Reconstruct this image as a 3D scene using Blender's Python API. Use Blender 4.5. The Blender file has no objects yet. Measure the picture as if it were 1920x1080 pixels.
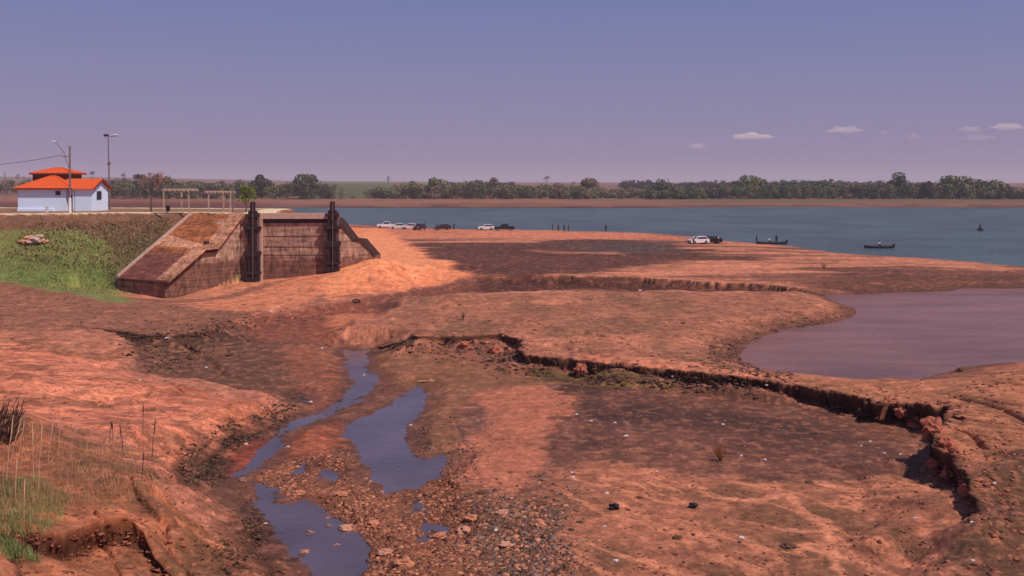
import bpy, bmesh, math, random
import numpy as np
from mathutils import Vector, Matrix, noise as mnoise

random.seed(7); RNG = np.random.default_rng(11)
C = bpy.context.scene.collection
S = bpy.context.scene
R = math.radians

# ---------------------------------------------------------------- camera, sky, sun, exposure
F = 1844.0            # focal length in pixels of the 1920 px wide photograph
HY = 345.0            # row of the true horizon
cd = bpy.data.cameras.new('camera'); cam = bpy.data.objects.new('camera', cd); C.objects.link(cam)
S.camera = cam
cd.sensor_width = 36.0; cd.lens = 36.0 * F / 1920.0
cd.shift_y = -(540 - HY) / 1920.0
cam.location = (0, 0, 0); cam.rotation_euler = (R(90), 0, 0)
cd.clip_start = 0.1; cd.clip_end = 60000
S.render.resolution_x = 1024; S.render.resolution_y = 576

SUN_EL = R(53); SUN_AZ = math.atan2(0.80, -0.60)          # from +Y, clockwise: high, right of and behind the camera
sdir = Vector((math.sin(SUN_AZ) * math.cos(SUN_EL), math.cos(SUN_AZ) * math.cos(SUN_EL), math.sin(SUN_EL)))
w = bpy.data.worlds.new("World"); S.world = w; w.use_nodes = True
nt = w.node_tree; nt.nodes.clear()
sky = nt.nodes.new('ShaderNodeTexSky'); sky.sky_type = 'NISHITA'; sky.sun_disc = False
sky.sun_elevation = SUN_EL; sky.sun_rotation = SUN_AZ; sky.air_density = 1.4; sky.dust_density = 2.5; sky.ozone_density = 3.0
tc = nt.nodes.new('ShaderNodeTexCoord'); sx = nt.nodes.new('ShaderNodeSeparateXYZ')
nt.links.new(tc.outputs['Generated'], sx.inputs[0])
rp = nt.nodes.new('ShaderNodeValToRGB')
els = rp.color_ramp.elements
SKYC = [(0.0, (2.80, 2.15, 3.50)), (0.07, (2.30, 2.10, 3.70)), (0.20, (1.38, 1.72, 3.75)), (0.55, (0.95, 1.35, 3.3)), (1.0, (0.7, 1.1, 2.8))]
els[0].position = 0; els[0].color = (*[c / 5 for c in SKYC[0][1]], 1); els[1].position = 1; els[1].color = (*[c / 5 for c in SKYC[-1][1]], 1)
for p, c in SKYC[1:-1]:
    e = els.new(p); e.color = (*[k / 5 for k in c], 1)
nt.links.new(sx.outputs['Z'], rp.inputs[0])
sc_ = nt.nodes.new('ShaderNodeVectorMath'); sc_.operation = 'SCALE'; sc_.inputs['Scale'].default_value = 5.0
nt.links.new(rp.outputs[0], sc_.inputs[0])
mx = nt.nodes.new('ShaderNodeMix'); mx.data_type = 'RGBA'; mx.inputs['Factor'].default_value = 0.95
nt.links.new(sky.outputs[0], mx.inputs['A']); nt.links.new(sc_.outputs[0], mx.inputs['B'])
bg = nt.nodes.new('ShaderNodeBackground'); bg.inputs['Strength'].default_value = 0.105
wo = nt.nodes.new('ShaderNodeOutputWorld')
nt.links.new(mx.outputs['Result'], bg.inputs[0]); nt.links.new(bg.outputs[0], wo.inputs[0])

ld = bpy.data.lights.new('sun', 'SUN'); ld.energy = 3.4; ld.angle = R(0.53); ld.color = (1.0, 0.90, 0.82)
sun = bpy.data.objects.new('sun', ld); C.objects.link(sun)
sun.rotation_euler = (-sdir).to_track_quat('-Z', 'Y').to_euler()
S.view_settings.view_transform = 'Standard'; S.view_settings.look = 'None'
S.view_settings.exposure = 0.0; S.view_settings.gamma = 1.0
S.cycles.volume_bounces = 6
S.cycles.volume_max_steps = 64

# ---------------------------------------------------------------- small helpers
def unp(px, py, z):
    d = -z * F / (py - HY); return ((px - 960) / F * d, d)
def atD(px, py, d):
    return Vector(((px - 960) / F * d, d, -(py - HY) / F * d))
def lin(c):
    return tuple(((v / 255) / 12.92 if v / 255 <= 0.04045 else ((v / 255 + 0.055) / 1.055) ** 2.4) for v in c)

# ---- numpy gradient noise
_perm = np.concatenate([RNG.permutation(256)] * 3).astype(np.int32)
_gr = np.stack([np.cos(np.arange(256) * 2.399), np.sin(np.arange(256) * 2.399)], 1).astype(np.float32)
def gn(x, y, seed=0):
    x = x + seed * 17.13; y = y + seed * 5.77
    xi = np.floor(x).astype(np.int32); yi = np.floor(y).astype(np.int32)
    xf = (x - xi).astype(np.float32); yf = (y - yi).astype(np.float32)
    u = xf * xf * xf * (xf * (xf * 6 - 15) + 10); v = yf * yf * yf * (yf * (yf * 6 - 15) + 10)
    def g(ix, iy, fx, fy):
        h = _perm[_perm[ix & 255] + (iy & 255)]; q = _gr[h & 255]
        return q[..., 0] * fx + q[..., 1] * fy
    a = g(xi, yi, xf, yf); b = g(xi + 1, yi, xf - 1, yf); c = g(xi, yi + 1, xf, yf - 1); d = g(xi + 1, yi + 1, xf - 1, yf - 1)
    return ((a + (b - a) * u) + ((c + (d - c) * u) - (a + (b - a) * u)) * v) * 1.45
def fbm(x, y, sc, octv=4, seed=0, gain=0.5):
    r = 0; a = 1; t = 0
    for i in range(octv):
        r = r + a * gn(x / sc, y / sc, seed + i * 3); t += a; a *= gain; sc /= 2.03
    return r / t * 1.3
def sst(a, b, x):
    t = np.clip((x - a) / (b - a), 0, 1); return t * t * (3 - 2 * t)

def segdist(P, X, Y, closed=True, attr=None):
    """distance to a polyline (positive inside when closed), nearest attribute"""
    P = np.asarray(P, dtype=np.float64); n = len(P)
    best = np.full(X.shape, 1e18); at = np.zeros(X.shape); inside = np.zeros(X.shape, bool)
    for i in range(n if closed else n - 1):
        ax, ay = P[i]; bx, by = P[(i + 1) % n]
        dx, dy = bx - ax, by - ay; L = dx * dx + dy * dy + 1e-12
        t = np.clip(((X - ax) * dx + (Y - ay) * dy) / L, 0, 1)
        dd = (X - ax - t * dx) ** 2 + (Y - ay - t * dy) ** 2
        m = dd < best
        best = np.where(m, dd, best)
        if attr is not None: at = np.where(m, attr[i] + (attr[(i + 1) % n] - attr[i]) * t, at)
        if closed:
            c = ((ay > Y) != (by > Y)) & (X < (bx - ax) * (Y - ay) / (by - ay + 1e-12) + ax)
            inside ^= c
    d = np.sqrt(best)
    if closed: d = np.where(inside, d, -d)
    return (d, at) if attr is not None else d

# ---------------------------------------------------------------- terrain description
LAKE_Z, POND_Z, STREAM_Z = -11.5, -11.72, -12.3
lake_near = [(560, 418), (640, 421), (700, 423), (790, 427), (900, 430), (1050, 432), (1200, 436), (1290, 442), (1345, 449), (1400, 455), (1480, 462), (1560, 472), (1700, 482), (1800, 490), (1920, 498), (2400, 530)]
lake_far = [(2400, 391), (1920, 389.5), (1500, 388), (1310, 388.5), (1210, 391), (1000, 391.5), (800, 391), (640, 391), (520, 390), (440, 392)]
LAKE = [unp(a, b, LAKE_Z) for a, b in lake_near + lake_far]
POND = [unp(a, b, POND_Z) for a, b in [(2500, 541), (1800, 541), (1785, 546), (1700, 548), (1640, 551), (1548, 553), (1560, 563), (1595, 574), (1607, 582), (1600, 594), (1560, 606), (1480, 616), (1430, 630), (1402, 646), (1386, 665), (1392, 680), (1430, 692), (1500, 702), (1600, 712), (1720, 712), (1770, 700), (1800, 690), (1860, 683), (1920, 680), (2500, 660)]]
ST = [[(640, 655), (690, 655), (692, 688), (710, 702), (704, 726), (682, 750), (640, 770), (600, 786), (560, 802), (536, 816), (530, 836), (502, 862), (462, 892), (438, 892), (444, 878), (482, 850), (502, 826), (530, 800), (560, 784), (612, 769), (642, 745), (658, 720), (648, 690)],
      [(745, 745), (786, 722), (800, 740), (792, 770), (764, 800), (756, 832), (774, 858), (830, 853), (846, 868), (824, 894), (772, 918), (742, 924), (706, 920), (698, 890), (668, 850), (642, 818), (648, 796), (700, 774), (730, 760)],
      [(476, 908), (526, 902), (546, 934), (604, 960), (644, 984), (676, 1000), (690, 1022), (694, 1080), (720, 1160), (640, 1160), (580, 1080), (520, 1010), (496, 970), (484, 940)],
      [(560, 738), (584, 738), (588, 752), (564, 758)], [(588, 886), (626, 880), (630, 900), (604, 910)], [(772, 930), (800, 930), (800, 965), (776, 966)], [(780, 985), (832, 985), (836, 1008), (790, 1014)],
      [(540, 880), (575, 868), (580, 880), (548, 892)]]
STW = [[unp(a, b, STREAM_Z) for a, b in p] for p in ST]

# outline of the washed-out basin: px, py, ground level there, width of the edge in metres
BASIN = [(1580, 549, -11.2, .6), (1500, 541, -11.1, .35), (1400, 533, -11.1, .35), (1300, 528, -11.1, .35), (1200, 524, -11.1, .5), (1000, 522, -11.1, .6), (885, 520, -11.2, 1.2),
         (850, 530, -11.2, 4), (760, 548, -11.2, 4), (680, 562, -11.2, 4), (600, 572, -11.2, 3), (540, 578, -11.1, 2.5), (480, 586, -11.0, 1.2), (430, 600, -11.0, .8), (385, 620, -10.9, .6), (340, 632, -10.9, .6), (240, 627, -10.8, .5), (160, 619, -10.6, .6),
         (215, 640, -11.0, 2.5), (245, 665, -11.2, 3), (225, 690, -11.2, 3.5), (300, 712, -11.4, 4), (420, 730, -11.6, 3), (545, 742, -11.7, 1.2), (520, 772, -11.6, .7), (440, 796, -11.4, .6), (380, 836, -11.2, .6), (335, 876, -11.0, .6),
         (395, 912, -11.1, .8), (450, 935, -11.2, .7), (480, 962, -11.2, .5), (492, 1010, -11.3, .6), (545, 1080, -11.4, .6), (600, 1200, -11.5, 1), (1000, 1500, -11.5, 2), (1700, 1300, -11.3, 2),
         (1775, 1080, -11.2, 2.5), (1795, 1010, -11.1, 2), (1838, 972, -10.8, .5), (1828, 945, -10.7, .4), (1802, 905, -10.7, .4), (1812, 872, -10.6, .3), (1768, 852, -10.7, .3), (1745, 826, -10.7, .3), (1785, 808, -10.5, .3), (1792, 786, -10.5, .3), (1765, 766, -10.6, .3), (1722, 752, -10.7, .3), (1660, 753, -10.9, .3), (1620, 750, -11.0, .3), (1560, 736, -11.1, .4),
         (1500, 722, -11.1, .35), (1420, 711, -11.1, .35), (1330, 701, -11.1, .35), (1260, 693, -11.1, .35), (1180, 684, -11.1, .4), (1100, 680, -11.1, .4), (1040, 673, -11.1, .35), (985, 668, -11.1, .3), (973, 655, -11.1, .3), (965, 636, -11.1, .3), (930, 632, -11.1, .3), (850, 632, -11.1, .3), (780, 634, -11.1, .35), (715, 629, -11.2, .5), (655, 626, -11.5, 1.5),
         (680, 606, -11.4, 3), (730, 592, -11.4, 3), (760, 566, -11.3, 3), (860, 557, -11.2, 3), (1000, 552, -11.2, 2.5), (1200, 550, -11.2, 2.5), (1450, 550, -11.3, 2), (1548, 554, -11.5, 1.5), (1610, 553, -11.6, 1)]
BW = [unp(a, b, z) for a, b, z, _ in BASIN]; BA = [q[3] for q in BASIN]
STEP = [(25, 1040, -8.6, .5), (60, 1012, -8.7, .4), (110, 985, -8.8, .3), (150, 972, -8.9, .25), (200, 966, -9.1, .25), (240, 972, -9.3, .25), (270, 1000, -9.6, .5), (330, 1080, -10.2, 1.0), (330, 1300, -10.4, 1), (100, 1400, -9, 1), (40, 1200, -8.6, 1)]
STEPW = [unp(a, b, z) for a, b, z, _ in STEP]; STEPA = [q[3] for q in STEP]

LANDP = [(0, 535, -10), (120, 545, -10.2), (215, 558, -10.9), (320, 561, -12.1), (260, 556, -11.6), (400, 548, -11.3), (475, 532, -11.0), (560, 521, -10.6), (620, 511, -10.05), (665, 498, -9.3), (702, 477, -8.1), (760, 492, -9.8), (870, 515, -11.1), (800, 535, -11.1), (690, 545, -10.9), (580, 560, -11.0), (500, 570, -11.0),
         (-200, 600, -9.8), (60, 600, -10.3), (200, 600, -10.8), (350, 600, -11.0), (760, 440, -11.2), (900, 442, -11.2), (900, 480, -11.15), (1200, 450, -11.2), (1200, 500, -11.1), (1500, 490, -11.15), (1500, 520, -11.05), (1800, 520, -11.3), (2300, 540, -11.2),
         (800, 590, -11.2), (1100, 600, -10.9), (1300, 620, -10.9), (1000, 640, -11.05), (1500, 585, -11.1), (1330, 670, -11.15), (1500, 712, -11.1), (1650, 735, -11.0), (1720, 730, -10.8),
         (1850, 720, -10.3), (1920, 710, -10.1), (1860, 800, -10.2), (1920, 860, -9.9), (1850, 860, -10.4), (1900, 950, -10.4), (1900, 1060, -10.9), (2300, 800, -8.8), (2300, 1100, -9),
         (0, 640, -10.2), (0, 700, -9.9), (150, 700, -10.5), (260, 700, -11.2), (0, 780, -9.2), (0, 900, -8.5), (0, 1000, -8.1), (0, 1080, -7.7), (-400, 900, -6.5), (200, 800, -10.2), (300, 760, -10.9), (480, 750, -11.5), (400, 790, -11.2), (320, 850, -10.8), (200, 900, -9.7), (180, 950, -9.1), (300, 960, -10.3), (400, 940, -11.0), (400, 1050, -10.9), (520, 1080, -11.4)]
BASP = [(600, 620, -11.75), (450, 640, -11.7), (330, 665, -11.7), (260, 655, -11.6), (400, 700, -11.9), (560, 700, -12.12), (640, 760, -12.2), (700, 1000, -12.17), (560, 900, -12.2), (900, 800, -12.0), (1000, 760, -11.95), (880, 900, -12.0), (860, 1040, -12.05), (1100, 950, -11.85), (1200, 1050, -11.75), (1400, 1000, -11.7), (1600, 950, -11.72), (1700, 1060, -11.65), (1300, 850, -11.95), (1100, 710, -12.0), (850, 660, -12.0), (1500, 800, -11.98), (1700, 880, -11.85), (1650, 780, -11.95), (900, 540, -11.65), (1200, 538, -11.75), (1500, 546, -11.85), (700, 600, -11.75)]
def idw(PTS, X, D, eps=0.0006):
    U = X / D; V = np.log(D); num = 0; den = 0
    for px, py, z in PTS:
        x, d = unp(px, py, z); dd = (U - x / d) ** 2 + (V - math.log(d)) ** 2 * 0.8 + eps
        wt = dd ** -1.6; num = num + wt * z; den = den + wt
    return num / den
GULLY = [([unp(a, b, z) for a, b in P], dep, w_) for P, z, dep, w_ in [
    ([(1785, 737), (1815, 748), (1850, 757), (1885, 772), (1930, 800), (1990, 850)], -10.4, .28, .16), ([(1800, 735), (1840, 742), (1870, 752), (1900, 758)], -10.3, .22, .12), ([(1790, 812), (1822, 822), (1850, 842), (1890, 850)], -10.4, .22, .12),
    ([(1760, 765), (1800, 800), (1830, 805)], -10.6, .3, .15), ([(1430, 580), (1500, 588), (1560, 600)], -11.1, .15, .4), ([(1180, 600), (1280, 606), (1400, 600)], -11, .12, .35), ([(1080, 622), (1160, 636), (1260, 630)], -11, .12, .3), ([(960, 640), (1060, 650), (1130, 668)], -11, .12, .3), ([(850, 575), (980, 570), (1140, 572)], -11.1, .14, .5),
    ([(300, 640), (380, 655), (430, 690)], -11.4, .2, .3), ([(280, 715), (330, 730), (350, 745)], -11.3, .14, .12), ([(170, 760), (210, 735), (250, 730)], -10.6, .16, .14), ([(300, 840), (380, 850), (400, 880)], -11.0, .15, .12), ([(330, 900), (380, 920), (430, 960)], -10.9, .15, .1), ([(240, 900), (290, 960), (340, 1040), (360, 1090)], -10.2, .16, .08), ([(330, 1040), (400, 1030), (450, 1000)], -10.9, .3, .14), ([(180, 990), (240, 1050), (260, 1090)], -9.6, .1, .07),
    ([(1090, 690), (1180, 705), (1300, 712)], -11.7, .12, .2), ([(1020, 690), (1100, 700), (1240, 705)], -11.7, .12, .2), ([(700, 720), (850, 790), (900, 900)], -12.1, .05, .15)]]
CREST = [(-170, 104), (-80, 108.5), (-62, 111.5), (-53, 114), (-46, 118), (-38, 118.5), (-32.5, 116), (-29.6, 112.6), (-29.2, 116), (-31, 138), (-60, 144), (-170, 150)]

def terrain(X, D, full=False):
    n1 = fbm(X, D, 14, 4, 1); n2 = fbm(X, D, 2.6, 4, 9); n3 = fbm(X, D, .55, 3, 21)
    land = idw(LANDP, X, D) + 0.10 * n1 + 0.07 * n2
    land = np.where(D > 200, np.maximum(-11.25 + 0.06 * n1, -11.4), land) * sst(170, 230, D) + land * (1 - sst(170, 230, D)) if False else land
    k = sst(150, 210, D); land = land * (1 - k) + (-11.2 + 0.05 * n1 + 0.03 * n2) * k
    bas = idw(BASP, X, D) + 0.05 * n1 + 0.035 * n2
    jg = 1 + 1.3 * sst(14, 19, X) * sst(62, 54, D); jl = sst(60, 72, D); wx = X + 0.6 * jg * (fbm(X, D, 2.4, 5, 33, .65) * (1 - jl) + 1.6 * fbm(X, D, 5, 3, 33, .5) * jl) * np.clip(D / 70, .5, 1.2); wd = D + 0.8 * jg * (fbm(X, D, 2.8, 5, 41, .65) * (1 - jl) + 1.6 * fbm(X, D, 6, 3, 41, .5) * jl) * np.clip(D / 60, .5, 1.6)
    sd, wid = segdist(BW, wx, wd, True, BA)
    b = sst(-0.5, 0.5, sd / wid)
    hc = np.where(X < -6, .16, .42) + 1.1 * sst(14, 19, X) * sst(66, 56, D) ; hc = hc * (1 + 1.1 * fbm(X, D, 4.0, 3, 91)) 
    hc = hc * np.where(D > 88, .9, 1)
    bas = np.where(sd > -1, np.maximum(bas, land - np.maximum(hc, .08) - np.maximum(sd, 0) * .33 - .12 * fbm(X, D, 1.8, 3, 93) * sst(0, 1, sd) * sst(4, 2, sd)), bas)
    z = land * (1 - b) + bas * b
    # small secondary terrace on the near right hump and the little cliff in the near left corner
    s2, w2 = segdist(STEPW, X + .35 * fbm(X, D, 1.6, 4, 77), D + .35 * fbm(X, D, 1.6, 4, 78), True, STEPA)
    z = z - 0.75 * sst(-0.5, .5, s2 / w2)
    # far country
    far = np.interp(D, [455, 480, 500, 560, 640, 900, 1300, 3000, 7000], [-11.9, -11.5, -10.6, -8.7, -8.3, -4.6, -1.5, 4, 6])
    far = far + np.interp(X / D, [-0.7, -0.42, -0.2, 0, .3], [20, 17, 5, 1.2, 0]) * sst(900, 3000, D) + 0.3 * fbm(X, D, 60, 3, 5) * sst(480, 560, D)
    leftland = sst(-.20, -.30, X / D)
    kf = sst(395, 470, D)
    z = z * (1 - kf) + far * kf
    gu = 0
    for P, dep, wg in GULLY:
        dg = segdist(P, X + .25 * n2, D + .4 * n2, False); gu = gu + 1.7 * dep * np.exp(-(dg / wg) ** 2) * (0.6 + 1.2 * np.abs(n2))
    z = z - gu * sst(.4, -.4, sd - 400 * 0) if False else z - gu
    # embankment
    ce = segdist(CREST, X, D)
    wl_ = ((X + 30.4) * 8.0 - (D - 110.0) * 5.6) / 9.765 + 1.2
    wl2 = np.minimum(X + 30.1, 60)
    wl_ = np.where(D > 112.5, wl2, wl_)
    s9 = ((X + 30.4) * -5.6 + (D - 110) * -8.0) / 95.36; k9 = ((X + 30.4) * -7 + (D - 110) * 5) / 74
    ze = -26.0 * np.clip(s9 - .93, 0, .5) * sst(1.35, 1.1, k9) + np.where(ce > 0, -3.45, -3.45 + ce * 0.6) - 4.0 * np.maximum(wl_, 0) + np.where(ce > 1, 0, 0.16 * n2 + .10 * n1) * sst(1.0, -1.5, ce)
    kk = sst(-0.6, 0.6, ze - z); 
    z0 = z; z = z * (1 - kk) + ze * kk
    # grit
    rough = 0.012 + 0.03 * sst(-.1, .5, fbm(X, D, 7, 3, 51)) + 0.05 * np.exp(-(sd / 1.2) ** 2) * np.clip(1.2 / wid, 0, 1.6)
    z = z + n3 * rough * sst(300, 100, D)
    # water bodies carve
    dl = segdist(LAKE, X + 1.5 * n1, D + 5 * n1)
    sl = np.where(dl > 0, LAKE_Z - 0.03 - 0.05 * dl, LAKE_Z - dl * 0.02)
    z = np.where((dl > -14) & (D < 430), np.minimum(z, sl), np.where(dl > 0, np.minimum(z, sl), z))
    z = np.where((dl < -14) & (D < 430) & (D > 130), np.maximum(z, LAKE_Z + .06), z)
    dp = segdist(POND, X + .35 * n2, D + .6 * n2)
    z = np.where(dp > -6, np.minimum(z, np.where(dp > 0, POND_Z - .03 - .08 * dp, POND_Z - .0 - dp * np.where(dp > -1.0, .13, .2) )), z)
    nearp = (dp < 0) & (dp > -3); z = np.where(nearp & (sd < -1), np.maximum(z, POND_Z + .03 - 0.02 * dp), z)
    dsm = np.full(X.shape, -1e9)
    m = (D < 110) & (np.abs(X) < 40)
    if m.any():
        f5 = fbm(X[m], D[m], 1.0, 4, 71, .65); f6 = fbm(X[m], D[m], .9, 4, 72, .65); xs = X[m] + .3 * f5 + .3 * n2[m]; ds = D[m] + .8 * f6 + .6 * n2[m]; q = np.full(xs.shape, -1e9)
        for P in STW: q = np.maximum(q, segdist(P, xs, ds))
        dsm[m] = q
    z = np.where(dsm > -4, np.minimum(z, np.where(dsm > 0, STREAM_Z - .005 - .06 * dsm + .035 * np.maximum(n3, 0) + .05 * np.maximum(n2 - .1, 0), STREAM_Z - .07 * dsm + .012 + .02 * n3 + .22 * np.maximum(-dsm - .35, 0) ** 1.5)), z)
    z = np.where(dsm < -.25, np.maximum(z, STREAM_Z + .02), z)
    # bank under and behind the camera, below the picture
    z = np.maximum(z, -2.6 - 0.47 * D)
    if full: return z, dict(sd=sd, wid=wid, b=b, s2=s2, ce=ce, kk=kk, dl=dl, dp=dp, ds=dsm, n1=n1, n2=n2, n3=n3)
    return z

# ---------------------------------------------------------------- terrain mesh
cin = np.linspace(-.565, .565, 1330); cout = np.linspace(.57, 1.05, 50)
U = np.concatenate([-cout[::-1], cin, cout])
inv = np.arange(11.5 * F / 24.0, 30, -0.78) / (11.5 * F)
Drow = np.concatenate([np.linspace(2.5, 23.8, 40), 1 / inv, np.geomspace(11.5 * F / 29.5, 9000, 90)])
NU, ND = len(U), len(Drow)
DD = np.repeat(Drow[:, None], NU, 1); XX = DD * U[None, :]
Z, T = terrain(XX, DD, True)

# overhanging lips along the cut banks: the top is pushed out over the foot
gd = np.gradient(T['sd'], axis=0) / np.gradient(DD, axis=0); gx = np.gradient(T['sd'], axis=1) / np.gradient(XX, axis=1)
gl = np.sqrt(gd ** 2 + gx ** 2) + 1e-6; gd /= gl; gx /= gl
cut = sst(1.0, .4, T['wid'])
rag = 0.6 + 0.9 * fbm(XX, DD, 1.5, 3, 61)
r_ = T['sd'] / np.maximum(T['wid'], .1)
shift = cut * rag * (0.26 * np.exp(-((r_ + .35) / .45) ** 2) - 0.42 * np.exp(-((r_ - .45) / .55) ** 2)) * sst(160, 90, DD) * (DD > 24) * (1 + 1.3 * sst(14, 19, XX) * sst(66, 56, DD))
PX = XX + gx * shift; PD = DD + gd * shift
h2, v2 = np.gradient(T['s2'], axis=1) / np.gradient(XX, axis=1), np.gradient(T['s2'], axis=0) / np.gradient(DD, axis=0); l2 = np.sqrt(h2 ** 2 + v2 ** 2) + 1e-6
q2 = T['s2'] / .3; s2_ = (.16 * np.exp(-((q2 + .4) / .5) ** 2) - .34 * np.exp(-((q2 - .5) / .6) ** 2)) * rag * (DD > 24) * (DD < 45)
PX = PX + h2 / l2 * s2_; PD = PD + v2 / l2 * s2_

# ---------------------------------------------------------------- ground colours (the soil itself, plus shade painted on the cut faces)
GC = .93
def A(r, g, b): 
    c = np.array(lin((r, g, b))); lum = c @ np.array([.3, .5, .2]); c = c * .94 + lum * .06; return c * np.array([1.0, 1.05, .87]) * GC * (lum / .15) ** .32
def reg(pts, z, soft, nz=1.0, seed=0, sc=3.0):
    P = [unp(a, b, z) for a, b in pts]
    m = np.zeros(XX.shape)
    xs = [p[0] for p in P]; ys = [p[1] for p in P]; e = soft * 3 + 3
    mm = (XX > min(xs) - e) & (XX < max(xs) + e) & (DD > min(ys) - e) & (DD < max(ys) + e)
    if not mm.any(): return m
    x = XX[mm]; d = DD[mm]; far_ = sst(70, 110, d); nn = fbm(x, d, sc * .6, 5, 100 + seed, .68) * (1 - far_) + fbm(x / 3.5, d * 1.6, sc, 5, 100 + seed, .68) * far_; s = segdist(P, x, d) + 1.9 * nz * soft * nn; soft = soft * .38
    m[mm] = sst(-soft, soft, s); return m
col = np.zeros(XX.shape + (3,)) + A(180, 106, 88)
def mixc(m, c):
    global col
    col = col * (1 - m[..., None]) + np.asarray(c) * m[..., None]
nA = fbm(XX, DD, 9, 5, 201, .6); nB = fbm(XX, DD, 2.2, 5, 211, .6); nC = fbm(XX, DD * .35, 6, 5, 221, .6); nD = fbm(XX, DD, .5, 3, 231)
# sheet between lake and ditch: long streaks along the old shorelines
plain = (DD > 88) & (T['sd'] < 0)
plm = sst(84, 96, DD) * sst(0, -1, T['sd'])
mixc(plm, A(188, 112, 90))
nS = fbm(XX / 40, DD / 9, 1.0, 5, 241, .6); mixc(plm * sst(.0, .3, nS) * .8, A(116, 70, 60)); mixc(plm * sst(.0, .4, -nS - nB * .3) * .5, A(214, 128, 96))
mixc(reg([(770, 450), (900, 456), (1000, 452), (1100, 448), (1250, 452), (1290, 470), (1400, 484), (1290, 492), (1150, 500), (1130, 512), (1000, 520), (880, 518), (800, 500), (760, 480)], -11.15, 5, 1.6, 1, 14) * .95, A(100, 60, 54))
mixc(reg([(1050, 456), (1255, 452), (1270, 472), (1180, 482), (1100, 472)], -11.15, 4, 1.5, 2, 12) * .85, A(88, 74, 76))
mixc(reg([(1000, 470), (1150, 474), (1180, 479), (1020, 477)], -11.15, 2.5, 1.2, 3, 8) * .7, A(190, 115, 90))
mixc(reg([(1120, 505), (1300, 492), (1500, 492), (1560, 510), (1400, 512), (1200, 515)], -11.1, 3, 1.2, 4, 9) * .6, A(205, 122, 96))
mixc(reg([(1500, 505), (1700, 497), (2400, 520), (2400, 560), (1600, 545), (1540, 530)], -11.1, 5, 1.6, 5, 12) * .85, A(108, 66, 56))
mixc(reg([(700, 425), (1000, 433), (1250, 440), (1330, 452), (1200, 447), (1000, 446), (800, 446), (700, 450)], -11.2, 3, 1.0, 6, 12) * .8, A(206, 114, 86))
# orange sand bank by the sluice
mixc(reg([(560, 530), (640, 480), (655, 425), (720, 426), (760, 450), (800, 485), (885, 514), (860, 530), (780, 545), (700, 552), (600, 560)], -11.0, 2.2, .8, 7, 5), A(226, 124, 88))
mixc(reg([(640, 440), (700, 425), (770, 455), (850, 505), (700, 520), (600, 545), (560, 545), (600, 500)], -10.2, 3.2, .8, 8, 5) * .9, A(236, 134, 94))
# ditch and basin
bm = sst(-.1, .9, T['sd'])
mixc(bm, A(132, 82, 72))
mixc(bm * reg([(640, 575), (900, 515), (1620, 530), (1620, 565), (1200, 556), (860, 562), (740, 590), (660, 640), (560, 640), (560, 590)], -11.6, 2, .6, 9, 4), A(128, 72, 64))
mixc(bm * reg([(900, 520), (1600, 525), (1620, 560), (900, 556)], -11.6, 2, .6, 10, 4) * .85, A(88, 50, 46))
mixc(bm * reg([(150, 600), (420, 630), (560, 640), (560, 740), (420, 730), (220, 690)], -11.8, 1.6, 1, 11, 3), A(118, 76, 64))
mixc(bm * reg([(400, 570), (560, 585), (700, 570), (720, 610), (600, 640), (480, 640)], -11.7, 1.6, 1, 12, 3) * .7, A(150, 78, 62))
mixc(bm * reg([(610, 590), (700, 588), (735, 600), (690, 625), (620, 620)], -11.7, 1.2, 1, 13, 3) * .8, A(196, 108, 80))
mixc(bm * reg([(520, 655), (640, 660), (640, 740), (600, 770), (570, 740)], -12.1, 1, 1, 14, 2) * .8, A(156, 86, 68))
mixc(bm * reg([(425, 835), (500, 820), (520, 840), (460, 880), (430, 885)], -12.2, .5, 1, 15, 1) * .95, A(196, 78, 52))
mixc(bm * reg([(540, 815), (640, 790), (650, 830), (600, 860), (530, 860)], -12.2, .6, 1, 16, 1.4) * .9, A(168, 84, 62))
mixc(bm * reg([(700, 650), (900, 670), (1000, 700), (1000, 730), (860, 740), (800, 720), (720, 720)], -12.1, 1.2, 1, 17, 2) * .7, A(160, 94, 76))
mixc(bm * reg([(700, 660), (860, 680), (1000, 705), (1010, 722), (880, 735), (850, 800), (860, 870), (790, 850), (800, 740), (700, 700)], -12.0, .8, 1, 36, 2) * .85, A(146, 92, 70))
mixc(bm * reg([(880, 735), (1010, 722), (1075, 738), (1085, 760), (1060, 790), (1020, 820), (1030, 880), (960, 930), (880, 930), (850, 880), (870, 820), (930, 790)], -12.0, .8, .6, 18, 2) * .97, A(182, 102, 82))
dk = reg([(1000, 700), (1420, 715), (1600, 760), (1720, 860), (1760, 900), (1600, 900), (1400, 890), (1250, 880), (1060, 850), (1080, 790), (1100, 750)], -12.0, 1.5, 1.2, 19, 3)
mixc(bm * dk * (.78 + .22 * sst(-.2, .2, nC)), A(112, 68, 56)); mixc(bm * dk * sst(.0, .4, nA) * .7, A(84, 54, 48)); mixc(bm * dk * sst(.0, .45, -nA + nB * .5) * .65, A(142, 86, 68))
mixc(bm * reg([(1000, 702), (1340, 722), (1330, 730), (1000, 712)], -12.05, .5, .6, 20, 2) * .6, A(128, 100, 58))
lo = reg([(1020, 900), (1100, 860), (1400, 895), (1780, 915), (1830, 970), (1790, 1060), (1800, 1300), (1000, 1300), (1000, 960)], -11.8, .9, 1, 21, 2)
mixc(bm * lo, A(166, 98, 78)); mixc(bm * lo * sst(-.1, .35, nB * .7 + nA * .7) * .75, A(126, 84, 64)); mixc(bm * lo * sst(.1, .5, -nB * .5 - nA * .6) * .7, A(190, 108, 86)); 
rill = np.abs(fbm(XX * .8 + DD * .5, DD * .4, 2.2, 4, 251)); mixc(bm * lo * sst(.14, .02, rill) * .75, A(206, 122, 94))
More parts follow.
